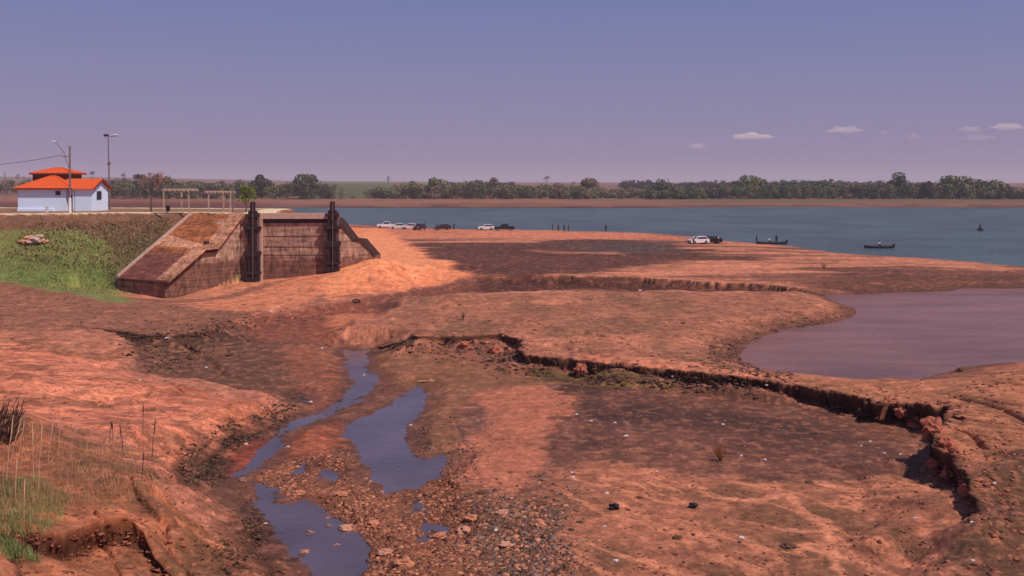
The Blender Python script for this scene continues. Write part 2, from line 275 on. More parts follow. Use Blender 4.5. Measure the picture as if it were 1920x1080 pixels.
gv = reg([(470, 905), (560, 860), (700, 920), (860, 880), (900, 920), (1050, 960), (1040, 1200), (640, 1200), (560, 1000)], -12.15, .7, 1, 22, 2)
mixc(bm * gv, A(150, 88, 66)); mixc(bm * gv * reg([(880, 940), (1060, 960), (1050, 1200), (940, 1200), (880, 1040)], -12.1, .8, 1, 23, 1.5) * .8, A(104, 78, 68))
# peninsula
pen = sst(0, -.6, T['sd']) * reg([(660, 626), (740, 560), (1560, 548), (1620, 590), (1400, 650), (1400, 690), (1900, 720), (1900, 800), (1560, 740), (980, 680), (900, 640)], -11.1, 3, .6, 24, 6)
mixc(pen, A(170, 102, 82)); mixc(pen * sst(-.05, .35, nC) * .65, A(138, 92, 72)); mixc(pen * sst(.1, .5, -nA) * .45, A(200, 116, 92))
mixc(sst(0, -.6, T['sd']) * reg([(1070, 664), (1250, 672), (1500, 715), (1400, 706), (1080, 680)], -11.1, .7, 1, 25, 2) * .8, A(206, 118, 92))
# right hump
hp = sst(0.2, -.5, T['sd']) * reg([(1500, 700), (1700, 712), (1800, 690), (2500, 640), (2500, 1300), (1780, 1300), (1800, 1000), (1700, 800)], -10.8, 1.5, .6, 26, 4)
mixc(hp, A(178, 106, 80)); mixc(hp * sst(-.05, .35, nB) * .65, A(134, 86, 64))
mixc(sst(1, -.3, T['sd']) * reg([(1780, 1000), (1835, 960), (1850, 900), (1960, 850), (2500, 850), (2500, 1300), (1780, 1300)], -10.7, 1.2, 1, 27, 2) * .9, A(104, 72, 58))
# near left: mound, red sand bank, soil
le = sst(0, -.5, T['sd']) * (XX < -8)
mixc(le * reg([(-500, 520), (0, 530), (230, 552), (330, 560), (470, 535), (560, 525), (620, 560), (480, 590), (400, 640), (160, 625), (0, 640), (-500, 640)], -10.8, 1.5, .8, 28, 3), A(152, 94, 78))
mixc(le * reg([(330, 566), (430, 555), (600, 520), (640, 530), (580, 568), (470, 585), (380, 582)], -11.0, 1.2, .8, 29, 3) * .9, A(208, 118, 88))
mixc(le * reg([(-500, 640), (0, 635), (220, 650), (240, 700), (540, 745), (500, 790), (330, 880), (200, 830), (-500, 800)], -10.6, 1.6, .9, 30, 3), A(210, 114, 90))
mixc(le * reg([(-300, 620), (200, 640), (220, 660), (0, 655)], -10.5, 1.6, .9, 31, 3) * .7, A(170, 104, 84))
mixc(le * reg([(250, 725), (420, 740), (540, 750), (500, 780), (400, 790)], -11.3, 1.2, .9, 31, 3) * .7, A(190, 98, 72))
lb = le * reg([(-500, 640), (0, 635), (220, 650), (240, 700), (540, 745), (500, 790), (330, 880), (200, 830), (-500, 800)], -10.6, 1.6, .9, 30, 3); nL = fbm(XX / 6, DD / 1.6, 1, 5, 501, .68)
mixc(lb * sst(-.02, .3, nL) * .7, A(158, 98, 76)); mixc(lb * sst(.05, .35, -nL) * .5, A(222, 134, 104)); mixc(lb * sst(.12, .32, fbm(XX, DD * .8, 2.6, 5, 503, .7)) * .6, A(128, 76, 60))
nl = le * reg([(-500, 800), (120, 810), (300, 880), (440, 935), (500, 1000), (560, 1300), (-500, 1300)], -10.0, 1.0, .9, 32, 2)
mixc(nl, A(164, 94, 68)); mixc(nl * sst(-.1, .3, nB + .3 * nA) * .75, A(116, 80, 60)); mixc(nl * sst(.1, .5, -nB) * .6, A(214, 118, 84))
mixc(le * reg([(-300, 1030), (0, 1048), (60, 1062), (130, 1110), (130, 1300), (-300, 1300)], -7.9, .3, .5, 35, 1), A(196, 116, 84))
mixc(sst(.1, .6, nD + nB * .6) * .25 * sst(250, 60, DD), A(110, 66, 56)); mixc(sst(.1, .6, -nD - nB * .6) * .2 * sst(250, 60, DD), A(222, 138, 106))
for P, z_, w_, c_, k_ in [([(1330, 925), (1400, 935), (1475, 925), (1500, 950), (1545, 985), (1560, 1040), (1590, 1100)], -11.72, .28, (212, 128, 100), .8), ([(1380, 975), (1450, 990), (1550, 1000)], -11.72, .2, (208, 124, 98), .7), ([(1640, 1090), (1570, 1010), (1500, 960)], -11.72, .16, (204, 120, 94), .7), ([(1475, 925), (1520, 915), (1600, 920)], -11.72, .18, (196, 116, 92), .6), ([(1380, 1000), (1440, 1030), (1480, 1080)], -11.7, .2, (200, 120, 94), .6), ([(1600, 940), (1680, 970), (1740, 1010)], -11.72, .14, (196, 116, 90), .5), ([(1380, 770), (1450, 775), (1500, 768)], -12, .15, (164, 112, 96), .5), ([(1440, 800), (1500, 812), (1600, 806)], -12, .12, (150, 100, 88), .5), ([(1050, 1000), (1160, 960), (1290, 965)], -11.8, .4, (200, 116, 92), .5), ([(1000, 716), (1150, 722), (1330, 730)], -11.95, .3, (150, 118, 62), .55)]:
    dd_ = segdist([unp(a, b, z_) for a, b in P], XX + .3 * nB, DD + .5 * nB, False); mixc(sst(1.0, .2, dd_ / w_ - .8 * nD) * k_, A(*c_))
smo = 1 - .55 * bm * (1 - gv); mt = sst(.02, .4, fbm(XX, DD, 1.3, 5, 401, .72) + .3 * nA); mixc(mt * .42 * smo * (DD < 430), A(112, 72, 58)); mt = sst(.08, .45, fbm(XX, DD, 1.1, 5, 411, .72) - .3 * nA); mixc(mt * .25 * (DD < 430), A(206, 120, 98))
smo = 1 - .6 * bm * (1 - gv) - .45 * reg([(640, 440), (700, 425), (770, 455), (850, 505), (700, 520), (600, 545)], -10.2, 3, .5, 8, 5); vv = 1 + .42 * smo * fbm(XX, DD, .6, 4, 421, .75) + .38 * smo * fbm(XX, DD, 2.4, 5, 431, .7) * sst(30, 60, DD); col = col * np.clip(np.where(DD < 430, vv, 1), .5, 1.6)[..., None]
ck = np.abs(fbm(XX, DD, 3.2, 5, 441, .65)); mixc(sst(.035, .0, ck) * .35 * (DD < 200) * (DD > 26) * sst(-.2, .3, nA), A(92, 56, 46))
# damp margins; cut-face soil darkened further to paint in the undercut shade
sl_ = np.abs(r_); face_shade = cut * sst(1.1, .2, sl_) * sst(170, 120, DD)
mixc(face_shade * .88, A(70, 44, 40))
mixc(sst(.8, .2, abs(T['s2'] - .1) / .3) * (DD < 45) * .8, A(88, 52, 40))  # shade below the little cliff's lip, painted into the soil
T['rubb'] = rubb = sst(1.0, .4, T['wid']) * sst(-2.2, -.2, T['sd']) * sst(2.6, .6, T['sd']) * (XX < -7) * sst(-.2, .4, nB + nD * .5 + .2) * sst(140, 100, DD); mixc(rubb * .85, A(76, 54, 46))
mixc(sst(-3.2, -.3, T['dp'] + nB * 1.2) * (DD < 130) * .75, A(104, 66, 58))
mixc(sst(-5, -.5, T['dl'] + nB * 2) * .35 * (DD < 420), A(128, 74, 66))
mixc(sst(-1.5, -.1, T['ds'] + .8 * nB) * .5, A(104, 62, 52)); mixc(sst(0, .3, T['ds']), A(92, 60, 54))
# embankment: grass and bare top
ek = T['kk'] * sst(.2, -.6, T['ce']); hgt = np.clip((Z + 3.45) / -6.6, 0, 1.3)
mixc(ek, A(132, 88, 72)); mixc(ek * sst(.1, .45, hgt + nB * .3) * .7, A(92, 80, 56)); 
grn = sst(.62, .92, hgt + nA * .25 + nB * .15); mixc(ek * grn * .55, A(112, 112, 66)); 
lowg = (XX < -35) * (DD > 84) * (DD < 112) * sst(.5, -.4, T['ce'] + 3) * reg([(-600, 470), (0, 490), (200, 500), (250, 555), (120, 545), (0, 528), (-600, 515)], -10.1, 1.6, 1.2, 33, 2.5); mixc(lowg * .75, A(118, 132, 68))
mixc(sst(-.1, .3, T['ce']), A(150, 108, 86)); mixc(sst(-.1, .2, T['ce']) * sst(3.4, 2.8, T['ce']), A(206, 176, 150))
# far shore and far country
fm = sst(425, 450, DD)
ft = DD + 6 * fbm(XX, DD, 30, 3, 301)
fc = A(168, 94, 80) * np.ones(XX.shape + (1,))
mixc(fm, A(146, 92, 80))
mixc(fm * sst(-.05, .3, fbm(XX / 34, DD / 9, 1, 5, 303, .65)) * .8, A(112, 72, 62))
mixc(fm * sst(.30, .2, XX / DD + .0) * sst(-.15, .0, XX / DD) * 0 + fm * sst(.25, .12, XX / DD) * sst(500, 520, ft) * .5, A(158, 104, 86))
mixc(fm * sst(495, 478, ft) * .85, A(92, 50, 48))
mixc(fm * sst(.02, .2, XX / DD) * sst(508, 525, ft) * .8, A(122, 96, 76))
mixc(fm * sst(.02, .1, XX / DD) * sst(555, 590, ft), A(118, 104, 74)); 
ff = sst(600, 680, DD); nF = fbm(XX / 90, DD / 300, 1, 3, 305); mixc(ff, A(138, 92, 86)); mixc(ff * sst(.1, .3, nF) * .5, A(120, 112, 84)); 
mixc(fm * sst(575, 590, ft) * sst(.0, .02, .055 - abs(XX / DD + .165)) * sst(2500, 1500, DD), A(100, 98, 66))
mixc(sst(-.22, -.29, XX / DD) * sst(300, 380, DD) * sst(560, 500, DD), A(120, 66, 60))
col = np.clip(col, .004, .9)
wet = np.clip(bm * dk * .7 + sst(-1.2, .0, T['ds']) * .8 + (sst(-1.5, 0, T['dp']) + sst(-2, 0, T['dl'])) * .6, 0, 1)

def grid_mesh(name, P, Q, Zg, colr, wetm):
    n0, n1 = P.shape; me = bpy.data.meshes.new(name)
    co = np.empty((n0 * n1, 3), np.float32); co[:, 0] = P.ravel(); co[:, 1] = Q.ravel(); co[:, 2] = Zg.ravel()
    me.vertices.add(n0 * n1); me.vertices.foreach_set('co', co.ravel())
    i = np.arange(n0 * n1).reshape(n0, n1)
    q = np.stack([i[:-1, :-1], i[:-1, 1:], i[1:, 1:], i[1:, :-1]], -1).reshape(-1, 4).astype(np.int32)
    me.loops.add(q.size); me.loops.foreach_set('vertex_index', q.ravel())
    me.polygons.add(len(q)); me.polygons.foreach_set('loop_start', np.arange(0, q.size, 4, dtype=np.int32))
    me.polygons.foreach_set('loop_total', np.full(len(q), 4, np.int32)); me.polygons.foreach_set('use_smooth', np.ones(len(q), bool))
    me.update(calc_edges=True)
    at = me.color_attributes.new('soil', 'FLOAT_COLOR', 'POINT'); c4 = np.ones((n0 * n1, 4), np.float32); c4[:, :3] = colr.reshape(-1, 3); c4[:, 3] = wetm.ravel()
    at.data.foreach_set('color', c4.ravel())
    o = bpy.data.objects.new(name, me); C.objects.link(o); return o
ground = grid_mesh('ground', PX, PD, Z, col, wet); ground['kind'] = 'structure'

def nm(name):
    m = bpy.data.materials.new(name); m.use_nodes = True; t = m.node_tree
    return m, t, t.nodes['Principled BSDF']
m, t, p = nm('soil'); at = t.nodes.new('ShaderNodeAttribute'); at.attribute_name = 'soil'
g_ = t.nodes.new('ShaderNodeNewGeometry')
def tnoise(t, scale, det=5, rough=.6, vec=None):
    n = t.nodes.new('ShaderNodeTexNoise'); n.inputs['Scale'].default_value = scale; n.inputs['Detail'].default_value = det; n.inputs['Roughness'].default_value = rough
    if vec is not None: t.links.new(vec, n.inputs['Vector'])
    return n
n1_ = tnoise(t, 5.0, 6, .7, g_.outputs['Position']); n2_ = tnoise(t, 1.1, 5, .6, g_.outputs['Position'])
def mrange(t, src, a, b, c, d):
    r = t.nodes.new('ShaderNodeMapRange'); t.links.new(src, r.inputs[0]); 
    for k, v in zip((1, 2, 3, 4), (a, b, c, d)): r.inputs[k].default_value = v
    return r.outputs[0]
mul = t.nodes.new('ShaderNodeMath'); mul.operation = 'MULTIPLY'
t.links.new(mrange(t, n1_.outputs[0], .3, .7, .62, 1.38), mul.inputs[0]); t.links.new(mrange(t, n2_.outputs[0], .3, .7, .75, 1.25), mul.inputs[1])
vs = t.nodes.new('ShaderNodeVectorMath'); vs.operation = 'SCALE'; t.links.new(at.outputs['Color'], vs.inputs[0]); t.links.new(mul.outputs[0], vs.inputs['Scale'])
t.links.new(vs.outputs[0], p.inputs['Base Color'])
t.links.new(mrange(t, at.outputs['Alpha'], 0, 1, .95, .5), p.inputs['Roughness']); p.inputs['Specular IOR Level'].default_value = .12
bp = t.nodes.new('ShaderNodeBump'); bp.inputs['Strength'].default_value = .4; bp.inputs['Distance'].default_value = .08
t.links.new(n1_.outputs[0], bp.inputs['Height']); t.links.new(bp.outputs[0], p.inputs['Normal'])
ground.data.materials.append(m)

# look-up: where on the ground does a photo pixel fall
PYG = HY + F * (-Z) / DD
UG = U
def gpix(px, py):
    u = (px - 960) / F; j = int(np.clip(np.searchsorted(UG, u), 0, NU - 1)); c = PYG[:, j]
    k = np.nonzero(c <= py)[0]; k = k[0] if len(k) else ND - 1
    k = max(k, 1); t_ = min(max((c[k - 1] - py) / (c[k - 1] - c[k] + 1e-9), 0), 1)
    d = Drow[k - 1] + (Drow[k] - Drow[k - 1]) * t_; return Vector((u * d, d, Z[k - 1, j] + (Z[k, j] - Z[k - 1, j]) * t_))
def zat(x, d):
    return float(terrain(np.array([[float(x)]]), np.array([[float(d)]]))[0, 0])
def zats(xs, ds): return terrain(np.array([xs], float), np.array([ds], float))[0]

# ---------------------------------------------------------------- materials
MATS = {}
def mat(name, c, rough=.8, nz=.25, scale=3.0, metal=0, spec=.3, bump=0, srgb=True, island=0, alpha=1, stretch=None, emis=None):
    if name in MATS: return MATS[name]
    m, t, p = nm(name); base = lin(c) if srgb else c
    p.inputs['Roughness'].default_value = rough; p.inputs['Metallic'].default_value = metal; p.inputs['Specular IOR Level'].default_value = spec
    tcn = t.nodes.new('ShaderNodeTexCoord'); vec = tcn.outputs['Object']
    if stretch:
        mp = t.nodes.new('ShaderNodeMapping'); mp.inputs['Scale'].default_value = stretch; t.links.new(vec, mp.inputs[0]); vec = mp.outputs[0]
    n = tnoise(t, scale, 5, .65, vec); f = mrange(t, n.outputs[0], .3, .7, 1 - nz, 1 + nz)
    if island:
        g = t.nodes.new('ShaderNodeNewGeometry'); mm = t.nodes.new('ShaderNodeMath'); mm.operation = 'MULTIPLY'
        t.links.new(f, mm.inputs[0]); t.links.new(mrange(t, g.outputs['Random Per Island'], 0, 1, 1 - island, 1 + island), mm.inputs[1]); f = mm.outputs[0]
    v = t.nodes.new('ShaderNodeVectorMath'); v.operation = 'SCALE'; v.inputs[0].default_value = base; t.links.new(f, v.inputs['Scale'])
    t.links.new(v.outputs[0], p.inputs['Base Color'])
    if bump:
        b = t.nodes.new('ShaderNodeBump'); b.inputs['Strength'].default_value = bump; b.inputs['Distance'].default_value = .05
        t.links.new(n.outputs[0], b.inputs['Height']); t.links.new(b.outputs[0], p.inputs['Normal'])
    if emis: p.inputs['Emission Color'].default_value = (*emis, 1); p.inputs['Emission Strength'].default_value = 1
    MATS[name] = m; return m

def water(name, c, rough, scale, strength, dist, spec=.5, stretch=(1, 1, 1)):
    m, t, p = nm(name); g = t.nodes.new('ShaderNodeNewGeometry'); mp = t.nodes.new('ShaderNodeMapping'); mp.inputs['Scale'].default_value = stretch
    t.links.new(g.outputs['Position'], mp.inputs[0]); n = tnoise(t, scale, 4, .6, mp.outputs[0]); n2 = tnoise(t, scale * .08, 3, .5, mp.outputs[0])
    b = t.nodes.new('ShaderNodeBump'); b.inputs['Strength'].default_value = strength; b.inputs['Distance'].default_value = dist
    t.links.new(n.outputs[0], b.inputs['Height']); t.links.new(b.outputs[0], p.inputs['Normal'])
    v = t.nodes.new('ShaderNodeVectorMath'); v.operation = 'SCALE'; v.inputs[0].default_value = lin(c); t.links.new(mrange(t, n2.outputs[0], .3, .7, .7, 1.3), v.inputs['Scale'])
    t.links.new(v.outputs[0], p.inputs['Base Color']); p.inputs['Roughness'].default_value = rough; p.inputs['IOR'].default_value = 1.333; p.inputs['Specular IOR Level'].default_value = spec
    return m
def poly_sheet(name, pts, z, m):
    bm = bmesh.new(); vs = [bm.verts.new((x, y, z)) for x, y in pts]; f = bm.faces.new(vs); bmesh.ops.triangulate(bm, faces=[f]); 
    for f in bm.faces:
        if f.normal.z < 0: f.normal_flip()
    me = bpy.data.meshes.new(name); bm.to_mesh(me); bm.free(); me.materials.append(m); o = bpy.data.objects.new(name, me); C.objects.link(o); o['kind'] = 'structure'; return o
# the lake surface reaches a few metres under its shores
lp = [unp(a, b + (1.3 if b < 440 else 3), LAKE_Z) for a, b in lake_near] + [unp(a, b - 1.2, LAKE_Z) for a, b in lake_far]
poly_sheet('lake', lp, LAKE_Z, water('lake_water', (72, 88, 82), .28, .7, 1.0, .9, .42))
pc = POND; cx = sum(p[0] for p in pc) / len(pc); cy = sum(p[1] for p in pc) / len(pc)
def grow(P, e):
    n = len(P); out = []; ar = sum(P[i][0] * P[(i + 1) % n][1] - P[(i + 1) % n][0] * P[i][1] for i in range(n)); s = 1 if ar > 0 else -1
    for i in range(n):
        a, b, c = Vector(P[i - 1]), Vector(P[i]), Vector(P[(i + 1) % n]); t1 = (b - a).normalized(); t2 = (c - b).normalized()
        nrm = (Vector((t1.y, -t1.x)) + Vector((t2.y, -t2.x))) * s
        if nrm.length < 1e-3: nrm = Vector((t1.y, -t1.x)) * s
        nrm.normalize(); out.append((b.x + nrm.x * e, b.y + nrm.y * e))
    return out
poly_sheet('pond', grow(POND, 1.3), POND_Z, water('pond_water', (140, 94, 84), .2, 2.0, 1.0, .3, .5, (.45, 1.4, 1)))
poly_sheet('stream', [(-24, 20), (8, 20), (8, 78), (-24, 78)], STREAM_Z, water('stream_water', (92, 78, 88), .1, 3, .5, .05, .5))

# ---------------------------------------------------------------- mesh builder
class MB:
    def __init__(s): s.v = []; s.f = []; s.sm = []
    def add(s, vs, fs, smooth=False):
        o = len(s.v); s.v += [tuple(v) for v in vs]; s.f += [tuple(i + o for i in f) for f in fs]; s.sm += [smooth] * len(fs); return s
    def box(s, c, d, rz=0, rot=None):
        M = rot if rot else Matrix.Rotation(rz, 3, 'Z'); c = Vector(c)
        vs = [c + M @ Vector((x * d[0] / 2, y * d[1] / 2, z * d[2] / 2)) for x in (-1, 1) for y in (-1, 1) for z in (-1, 1)]
        return s.add(vs, [(0, 1, 3, 2), (4, 6, 7, 5), (0, 4, 5, 1), (2, 3, 7, 6), (0, 2, 6, 4), (1, 5, 7, 3)])
    def bar(s, a, b, r, r2=None, n=8, cap=True, smooth=True):
        a = Vector(a); b = Vector(b); r2 = r if r2 is None else r2; d = (b - a).normalized()
        u = d.orthogonal().normalized(); w_ = d.cross(u)
        vs = [a + (u * math.cos(2 * math.pi * k / n) + w_ * math.sin(2 * math.pi * k / n)) * r for k in range(n)] + [b + (u * math.cos(2 * math.pi * k / n) + w_ * math.sin(2 * math.pi * k / n)) * r2 for k in range(n)]
        s.add(vs, [(k, (k + 1) % n, n + (k + 1) % n, n + k) for k in range(n)], smooth)
        if cap: s.add(vs[:n], [tuple(range(n))[::-1]]); s.add(vs[n:], [tuple(range(n))])
        return s
    def tube(s, pts, rs, n=6):
        for i in range(len(pts) - 1): s.bar(pts[i], pts[i + 1], rs[i] if hasattr(rs, '__len__') else rs, rs[i + 1] if hasattr(rs, '__len__') else rs, n)
        return s
    def prism(s, poly, vec):
        """closed prism: 3-D polygon extruded by vec"""
        n = len(poly); v = Vector(vec); a = [Vector(p) for p in poly]; return s.add(a + [p + v for p in a], [tuple(range(n))[::-1], tuple(range(n, 2 * n))] + [(i, (i + 1) % n, n + (i + 1) % n, n + i) for i in range(n)])
    def blob(s, c, d, seed=0, sub=2, rough=.18, flat=False):
        bm = bmesh.new(); bmesh.ops.create_icosphere(bm, subdivisions=sub, radius=1)
        vs = []
        for v in bm.verts:
            k = 1 + rough * mnoise.noise(v.co * 1.7 + Vector((seed * 3.1, seed * 1.7, 0))) * 2 + (rough * .7 * mnoise.noise(v.co * 5 + Vector((seed, 0, seed))) if sub > 2 else 0)
            vs.append(Vector(c) + Vector((v.co.x * d[0] * k, v.co.y * d[1] * k, v.co.z * d[2] * k)))
        s.add(vs, [tuple(v.index for v in f.verts) for f in bm.faces], not flat); bm.free(); return s
    def build(s, name, m, parent=None, loc=None):
        me = bpy.data.meshes.new(name); me.from_pydata([tuple(v) for v in s.v], [], s.f); me.polygons.foreach_set('use_smooth', s.sm); me.update()
        bm = bmesh.new(); bm.from_mesh(me); bmesh.ops.recalc_face_normals(bm, faces=bm.faces); bm.to_mesh(me); bm.free()
        me.materials.append(m); o = bpy.data.objects.new(name, me); C.objects.link(o)
        if parent: o.parent = parent
        if loc: o.location = loc
        return o
def tag(o, label, cat, group=None, kind=None):
    if label: o['label'] = label
    if cat: o['category'] = cat
    if group: o['group'] = group
    if kind: o['kind'] = kind
    return o
def thing(name, label, cat, loc=(0, 0, 0), rz=0, group=None):
    o = bpy.data.objects.new(name, None); C.objects.link(o); o.location = loc; o.rotation_euler = (0, 0, rz); o.empty_display_size = .3
    return tag(o, label, cat, group)
def kids(o): return [c for c in C.objects if c.parent == o]
def dup(o, loc, rz=0, label=None, scale=None, group=None):
    def cp(a, par):
        c = a.copy(); C.objects.link(c); c.parent = par
        for k in kids(a): cp(k, c)
        return c
    r = cp(o, None); r.location = loc; r.rotation_euler = (0, 0, rz)
    if scale: r.scale = (scale,) * 3 if not hasattr(scale, '__len__') else scale
    if label: r['label'] = label
    if group: r['group'] = group
    return r

# ---------------------------------------------------------------- sluice structure
def concrete(name, c, stain, zline, boards=.32):
    m, t, p = nm(name); g = t.nodes.new('ShaderNodeNewGeometry'); sp = t.nodes.new('ShaderNodeSeparateXYZ'); t.links.new(g.outputs['Position'], sp.inputs[0])
    mp = t.nodes.new('ShaderNodeMapping'); mp.inputs['Scale'].default_value = (1, 1, .35); t.links.new(g.outputs['Position'], mp.inputs[0])
    a = tnoise(t, 2.2, 8, .8, mp.outputs[0]); mp2 = t.nodes.new('ShaderNodeMapping'); mp2.inputs['Scale'].default_value = (.25, .25, 3.2); t.links.new(g.outputs['Position'], mp2.inputs[0]); b = tnoise(t, 1.3, 4, .6, mp2.outputs[0])
    add = t.nodes.new('ShaderNodeMath'); add.operation = 'MULTIPLY_ADD'; t.links.new(a.outputs[0], add.inputs[0]); add.inputs[1].default_value = 2.2; t.links.new(sp.outputs[2], add.inputs[2])
    f = mrange(t, add.outputs[0], zline + .8, zline + 1.5, 1, 0)
    mx = t.nodes.new('ShaderNodeMix'); mx.data_type = 'RGBA'; t.links.new(f, mx.inputs['Factor']); mx.inputs['A'].default_value = (*lin(c), 1); mx.inputs['B'].default_value = (*lin(stain), 1)
    k = t.nodes.new('ShaderNodeMath'); k.operation = 'MULTIPLY'; t.links.new(mrange(t, a.outputs[0], .34, .66, .3, 1.75), k.inputs[0]); t.links.new(mrange(t, b.outputs[0], .35, .65, .62, 1.3), k.inputs[1])
    v = t.nodes.new('ShaderNodeVectorMath'); v.operation = 'SCALE'; t.links.new(mx.outputs['Result'], v.inputs[0]); t.links.new(k.outputs[0], v.inputs['Scale'])
    t.links.new(v.outputs[0], p.inputs['Base Color']); p.inputs['Roughness'].default_value = .92; p.inputs['Specular IOR Level'].default_value = .2
    bp = t.nodes.new('ShaderNodeBump'); bp.inputs['Strength'].default_value = .6; bp.inputs['Distance'].default_value = .1; t.links.new(a.outputs[0], bp.inputs['Height']); t.links.new(bp.outputs[0], p.inputs['Normal'])
    return m
M_wall = concrete('stained_concrete', (168, 130, 110), (124, 86, 72), -8.3)
M_slab = concrete('slope_concrete', (168, 100, 62), (126, 74, 62), -7.6)
M_cop = concrete('coping_concrete', (196, 136, 104), (160, 106, 84), -9.6)
M_cdark = mat('weathered_coping_and_shade', (70, 46, 42), .9, .3)  # weathered concrete; also colours the shadow strip under the coping
M_rust = mat('rusted_steel', (58, 40, 42), .75, .45, 5, .2, .3, .4)
M_rust2 = mat('dusty_steel', (118, 88, 84), .75, .35, 5, .1, .3, .3)
M_pale = mat('pale_concrete', (196, 160, 142), .9, .18, 2)

sl = thing('sluice_wall', 'weathered brown concrete sluice wall with stepped sloping wing, standing at the end of the grassy embankment', 'dam', (-25, 110.5, -11))
O = Vector((25, -110.5, 11))
def SP(*v): return Vector(v) + O
Tf = Vector((-30.4, 110, 0)); run = Vector((-5.6, -8.0, 0)); wid_ = Vector((-7.0, 5.0, 0)); 
prof = [(-.02, -3.42), (0.0, -3.42), (.35, -7.0), (.52, -7.04), (1.0, -10.2)]
def pp(s, z, k=0.0, dz=0):
    if 0 <= s <= 1 and z > -11: z = z + (-3.42 - 6.78 * s - z) * min(max(k, 0), 1)      # the back edge runs straight, only the front edge is stepped
    return Tf + run * s + wid_ * k + Vector((0, 0, z + dz)) + O
# sloped wing: upper apron, landing, lower apron as separate parts, one solid under them
mb = MB(); ra, rb = [[pp(-.25, -12.8, k), pp(-.25, -3.5, k)] + [pp(s, z, k, -.1) for s, z in prof[1:]] + [pp(1.0, -12.8, k)] for k in (0, 1)]; n_ = len(ra)
mb.add(ra + rb, [tuple(range(n_))[::-1], tuple(range(n_, 2 * n_))] + [(i, (i + 1) % n_, n_ + (i + 1) % n_, n_ + i) for i in range(n_)]); mb.build('wing_body', M_wall, sl)
def slab(s0, z0, s1, z1, k0, k1, th, up, m, name, out=0):
    a, b, c, d = pp(s0, z0, k0, up), pp(s1, z1, k0, up), pp(s1, z1, k1, up), pp(s0, z0, k1, up)
    mb = MB(); dn = Vector((0, 0, -th)); mb.add([a, b, c, d, a + dn, b + dn, c + dn, d + dn], [(0, 1, 2, 3), (7, 6, 5, 4), (0, 4, 5, 1), (1, 5, 6, 2), (2, 6, 7, 3), (3, 7, 4, 0)])
    return mb.build(name, m, sl)
slab(0, -3.42, .35, -7.0, .18, .97, .3, .04, M_slab, 'apron'); slab(.35, -7.0, .52, -7.04, .18, .97, .3, .04, M_cop, 'landing'); slab(.52, -7.04, 1.0, -10.2, .18, .97, .3, .04, M_slab, 'apron')
def ribbon(k0, k1, th, up, m, name):
    mb = MB(); P = prof[1:]
    for (s0, z0), (s1, z1) in zip(P[:-1], P[1:]):
        a, b, c, d = pp(s0, z0, k0, up), pp(s1, z1, k0, up), pp(s1, z1, k1, up), pp(s0, z0, k1, up); dn = Vector((0, 0, -th))
        mb.add([a, b, c, d, a + dn, b + dn, c + dn, d + dn], [(0, 1, 2, 3), (7, 6, 5, 4), (0, 4, 5, 1), (1, 5, 6, 2), (2, 6, 7, 3), (3, 7, 4, 0)])
    return mb.build(name, m, sl)
ribbon(-.075, .18, .26, .22, M_cop, 'coping'); ribbon(.97, 1.01, .4, .28, M_pale, 'kerb')
# added dark strip that stands for the shadow under the coping
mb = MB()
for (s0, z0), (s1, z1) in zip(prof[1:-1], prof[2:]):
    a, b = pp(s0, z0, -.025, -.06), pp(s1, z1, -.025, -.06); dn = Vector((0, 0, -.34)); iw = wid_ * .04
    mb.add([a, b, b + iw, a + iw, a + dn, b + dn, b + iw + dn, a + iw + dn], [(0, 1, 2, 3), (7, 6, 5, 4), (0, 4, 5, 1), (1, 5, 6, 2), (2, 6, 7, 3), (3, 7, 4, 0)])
mb.build('coping_shade_strip', M_cdark, sl)
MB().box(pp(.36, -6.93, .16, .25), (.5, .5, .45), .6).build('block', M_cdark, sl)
# wall between the wings, recess band, beam
MB().box(SP(-29.55, 110.7, -7.9), (1.5, 1.5, 9.0)).build('abutment', M_wall, sl)
MB().box(SP(-24.4, 111.3, -8.6), (9.2, .9, 8.4)).build('gate_wall', M_wall, sl)
mb = MB()
mb.box(SP(-25.6, 110.84, -5.0), (.04, .04, 1.4))
for z in (-5.9, -7.1, -8.0): mb.box(SP(-24.4, 110.84, z), (8.9, .05, .045))
mb.build('joint_line', M_cdark, sl)
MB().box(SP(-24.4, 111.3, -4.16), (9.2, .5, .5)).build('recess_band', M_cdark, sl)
MB().box(SP(-24.4, 111.1, -3.6), (9.4, 1.3, .62)).build('beam', M_pale, sl)
MB().box(SP(-28.25, 110.6, -7.3), (.42, 1.0, 8.0)).build('pier', M_pale, sl)
MB().box(SP(-20.2, 111.3, -7.2), (.5, 1.2, 7.6)).build('pier', M_wall, sl)
# right wing
wr = [(-19.9, 111.6, -3.9), (-19.6, 111.7, -4.2), (-18.2, 112.8, -6.3), (-17.3, 113.3, -6.45), (-15.9, 114.4, -8.3), (-15.6, 114.6, -9.5), (-15.6, 114.6, -12), (-19.9, 111.6, -12)]
MB().prism([SP(*q) for q in wr], (.45, .6, 0)).build('right_wing', M_wall, sl)
mb = MB()
for a, b in zip(wr[:4], wr[1:5]): 
    a, b = SP(*a) + Vector((-.1, -.15, 0)), SP(*b) + Vector((-.1, -.15, 0)); e = Vector((.6, .85, 0)); dn = Vector((0, 0, -.22)); up = Vector((0, 0, .12))
    mb.add([a + up, b + up, b + e + up, a + e + up, a + dn, b + dn, b + e + dn, a + e + dn], [(0, 1, 2, 3), (7, 6, 5, 4), (0, 4, 5, 1), (1, 5, 6, 2), (2, 6, 7, 3), (3, 7, 4, 0)])
mb.build('right_coping', M_cdark, sl)
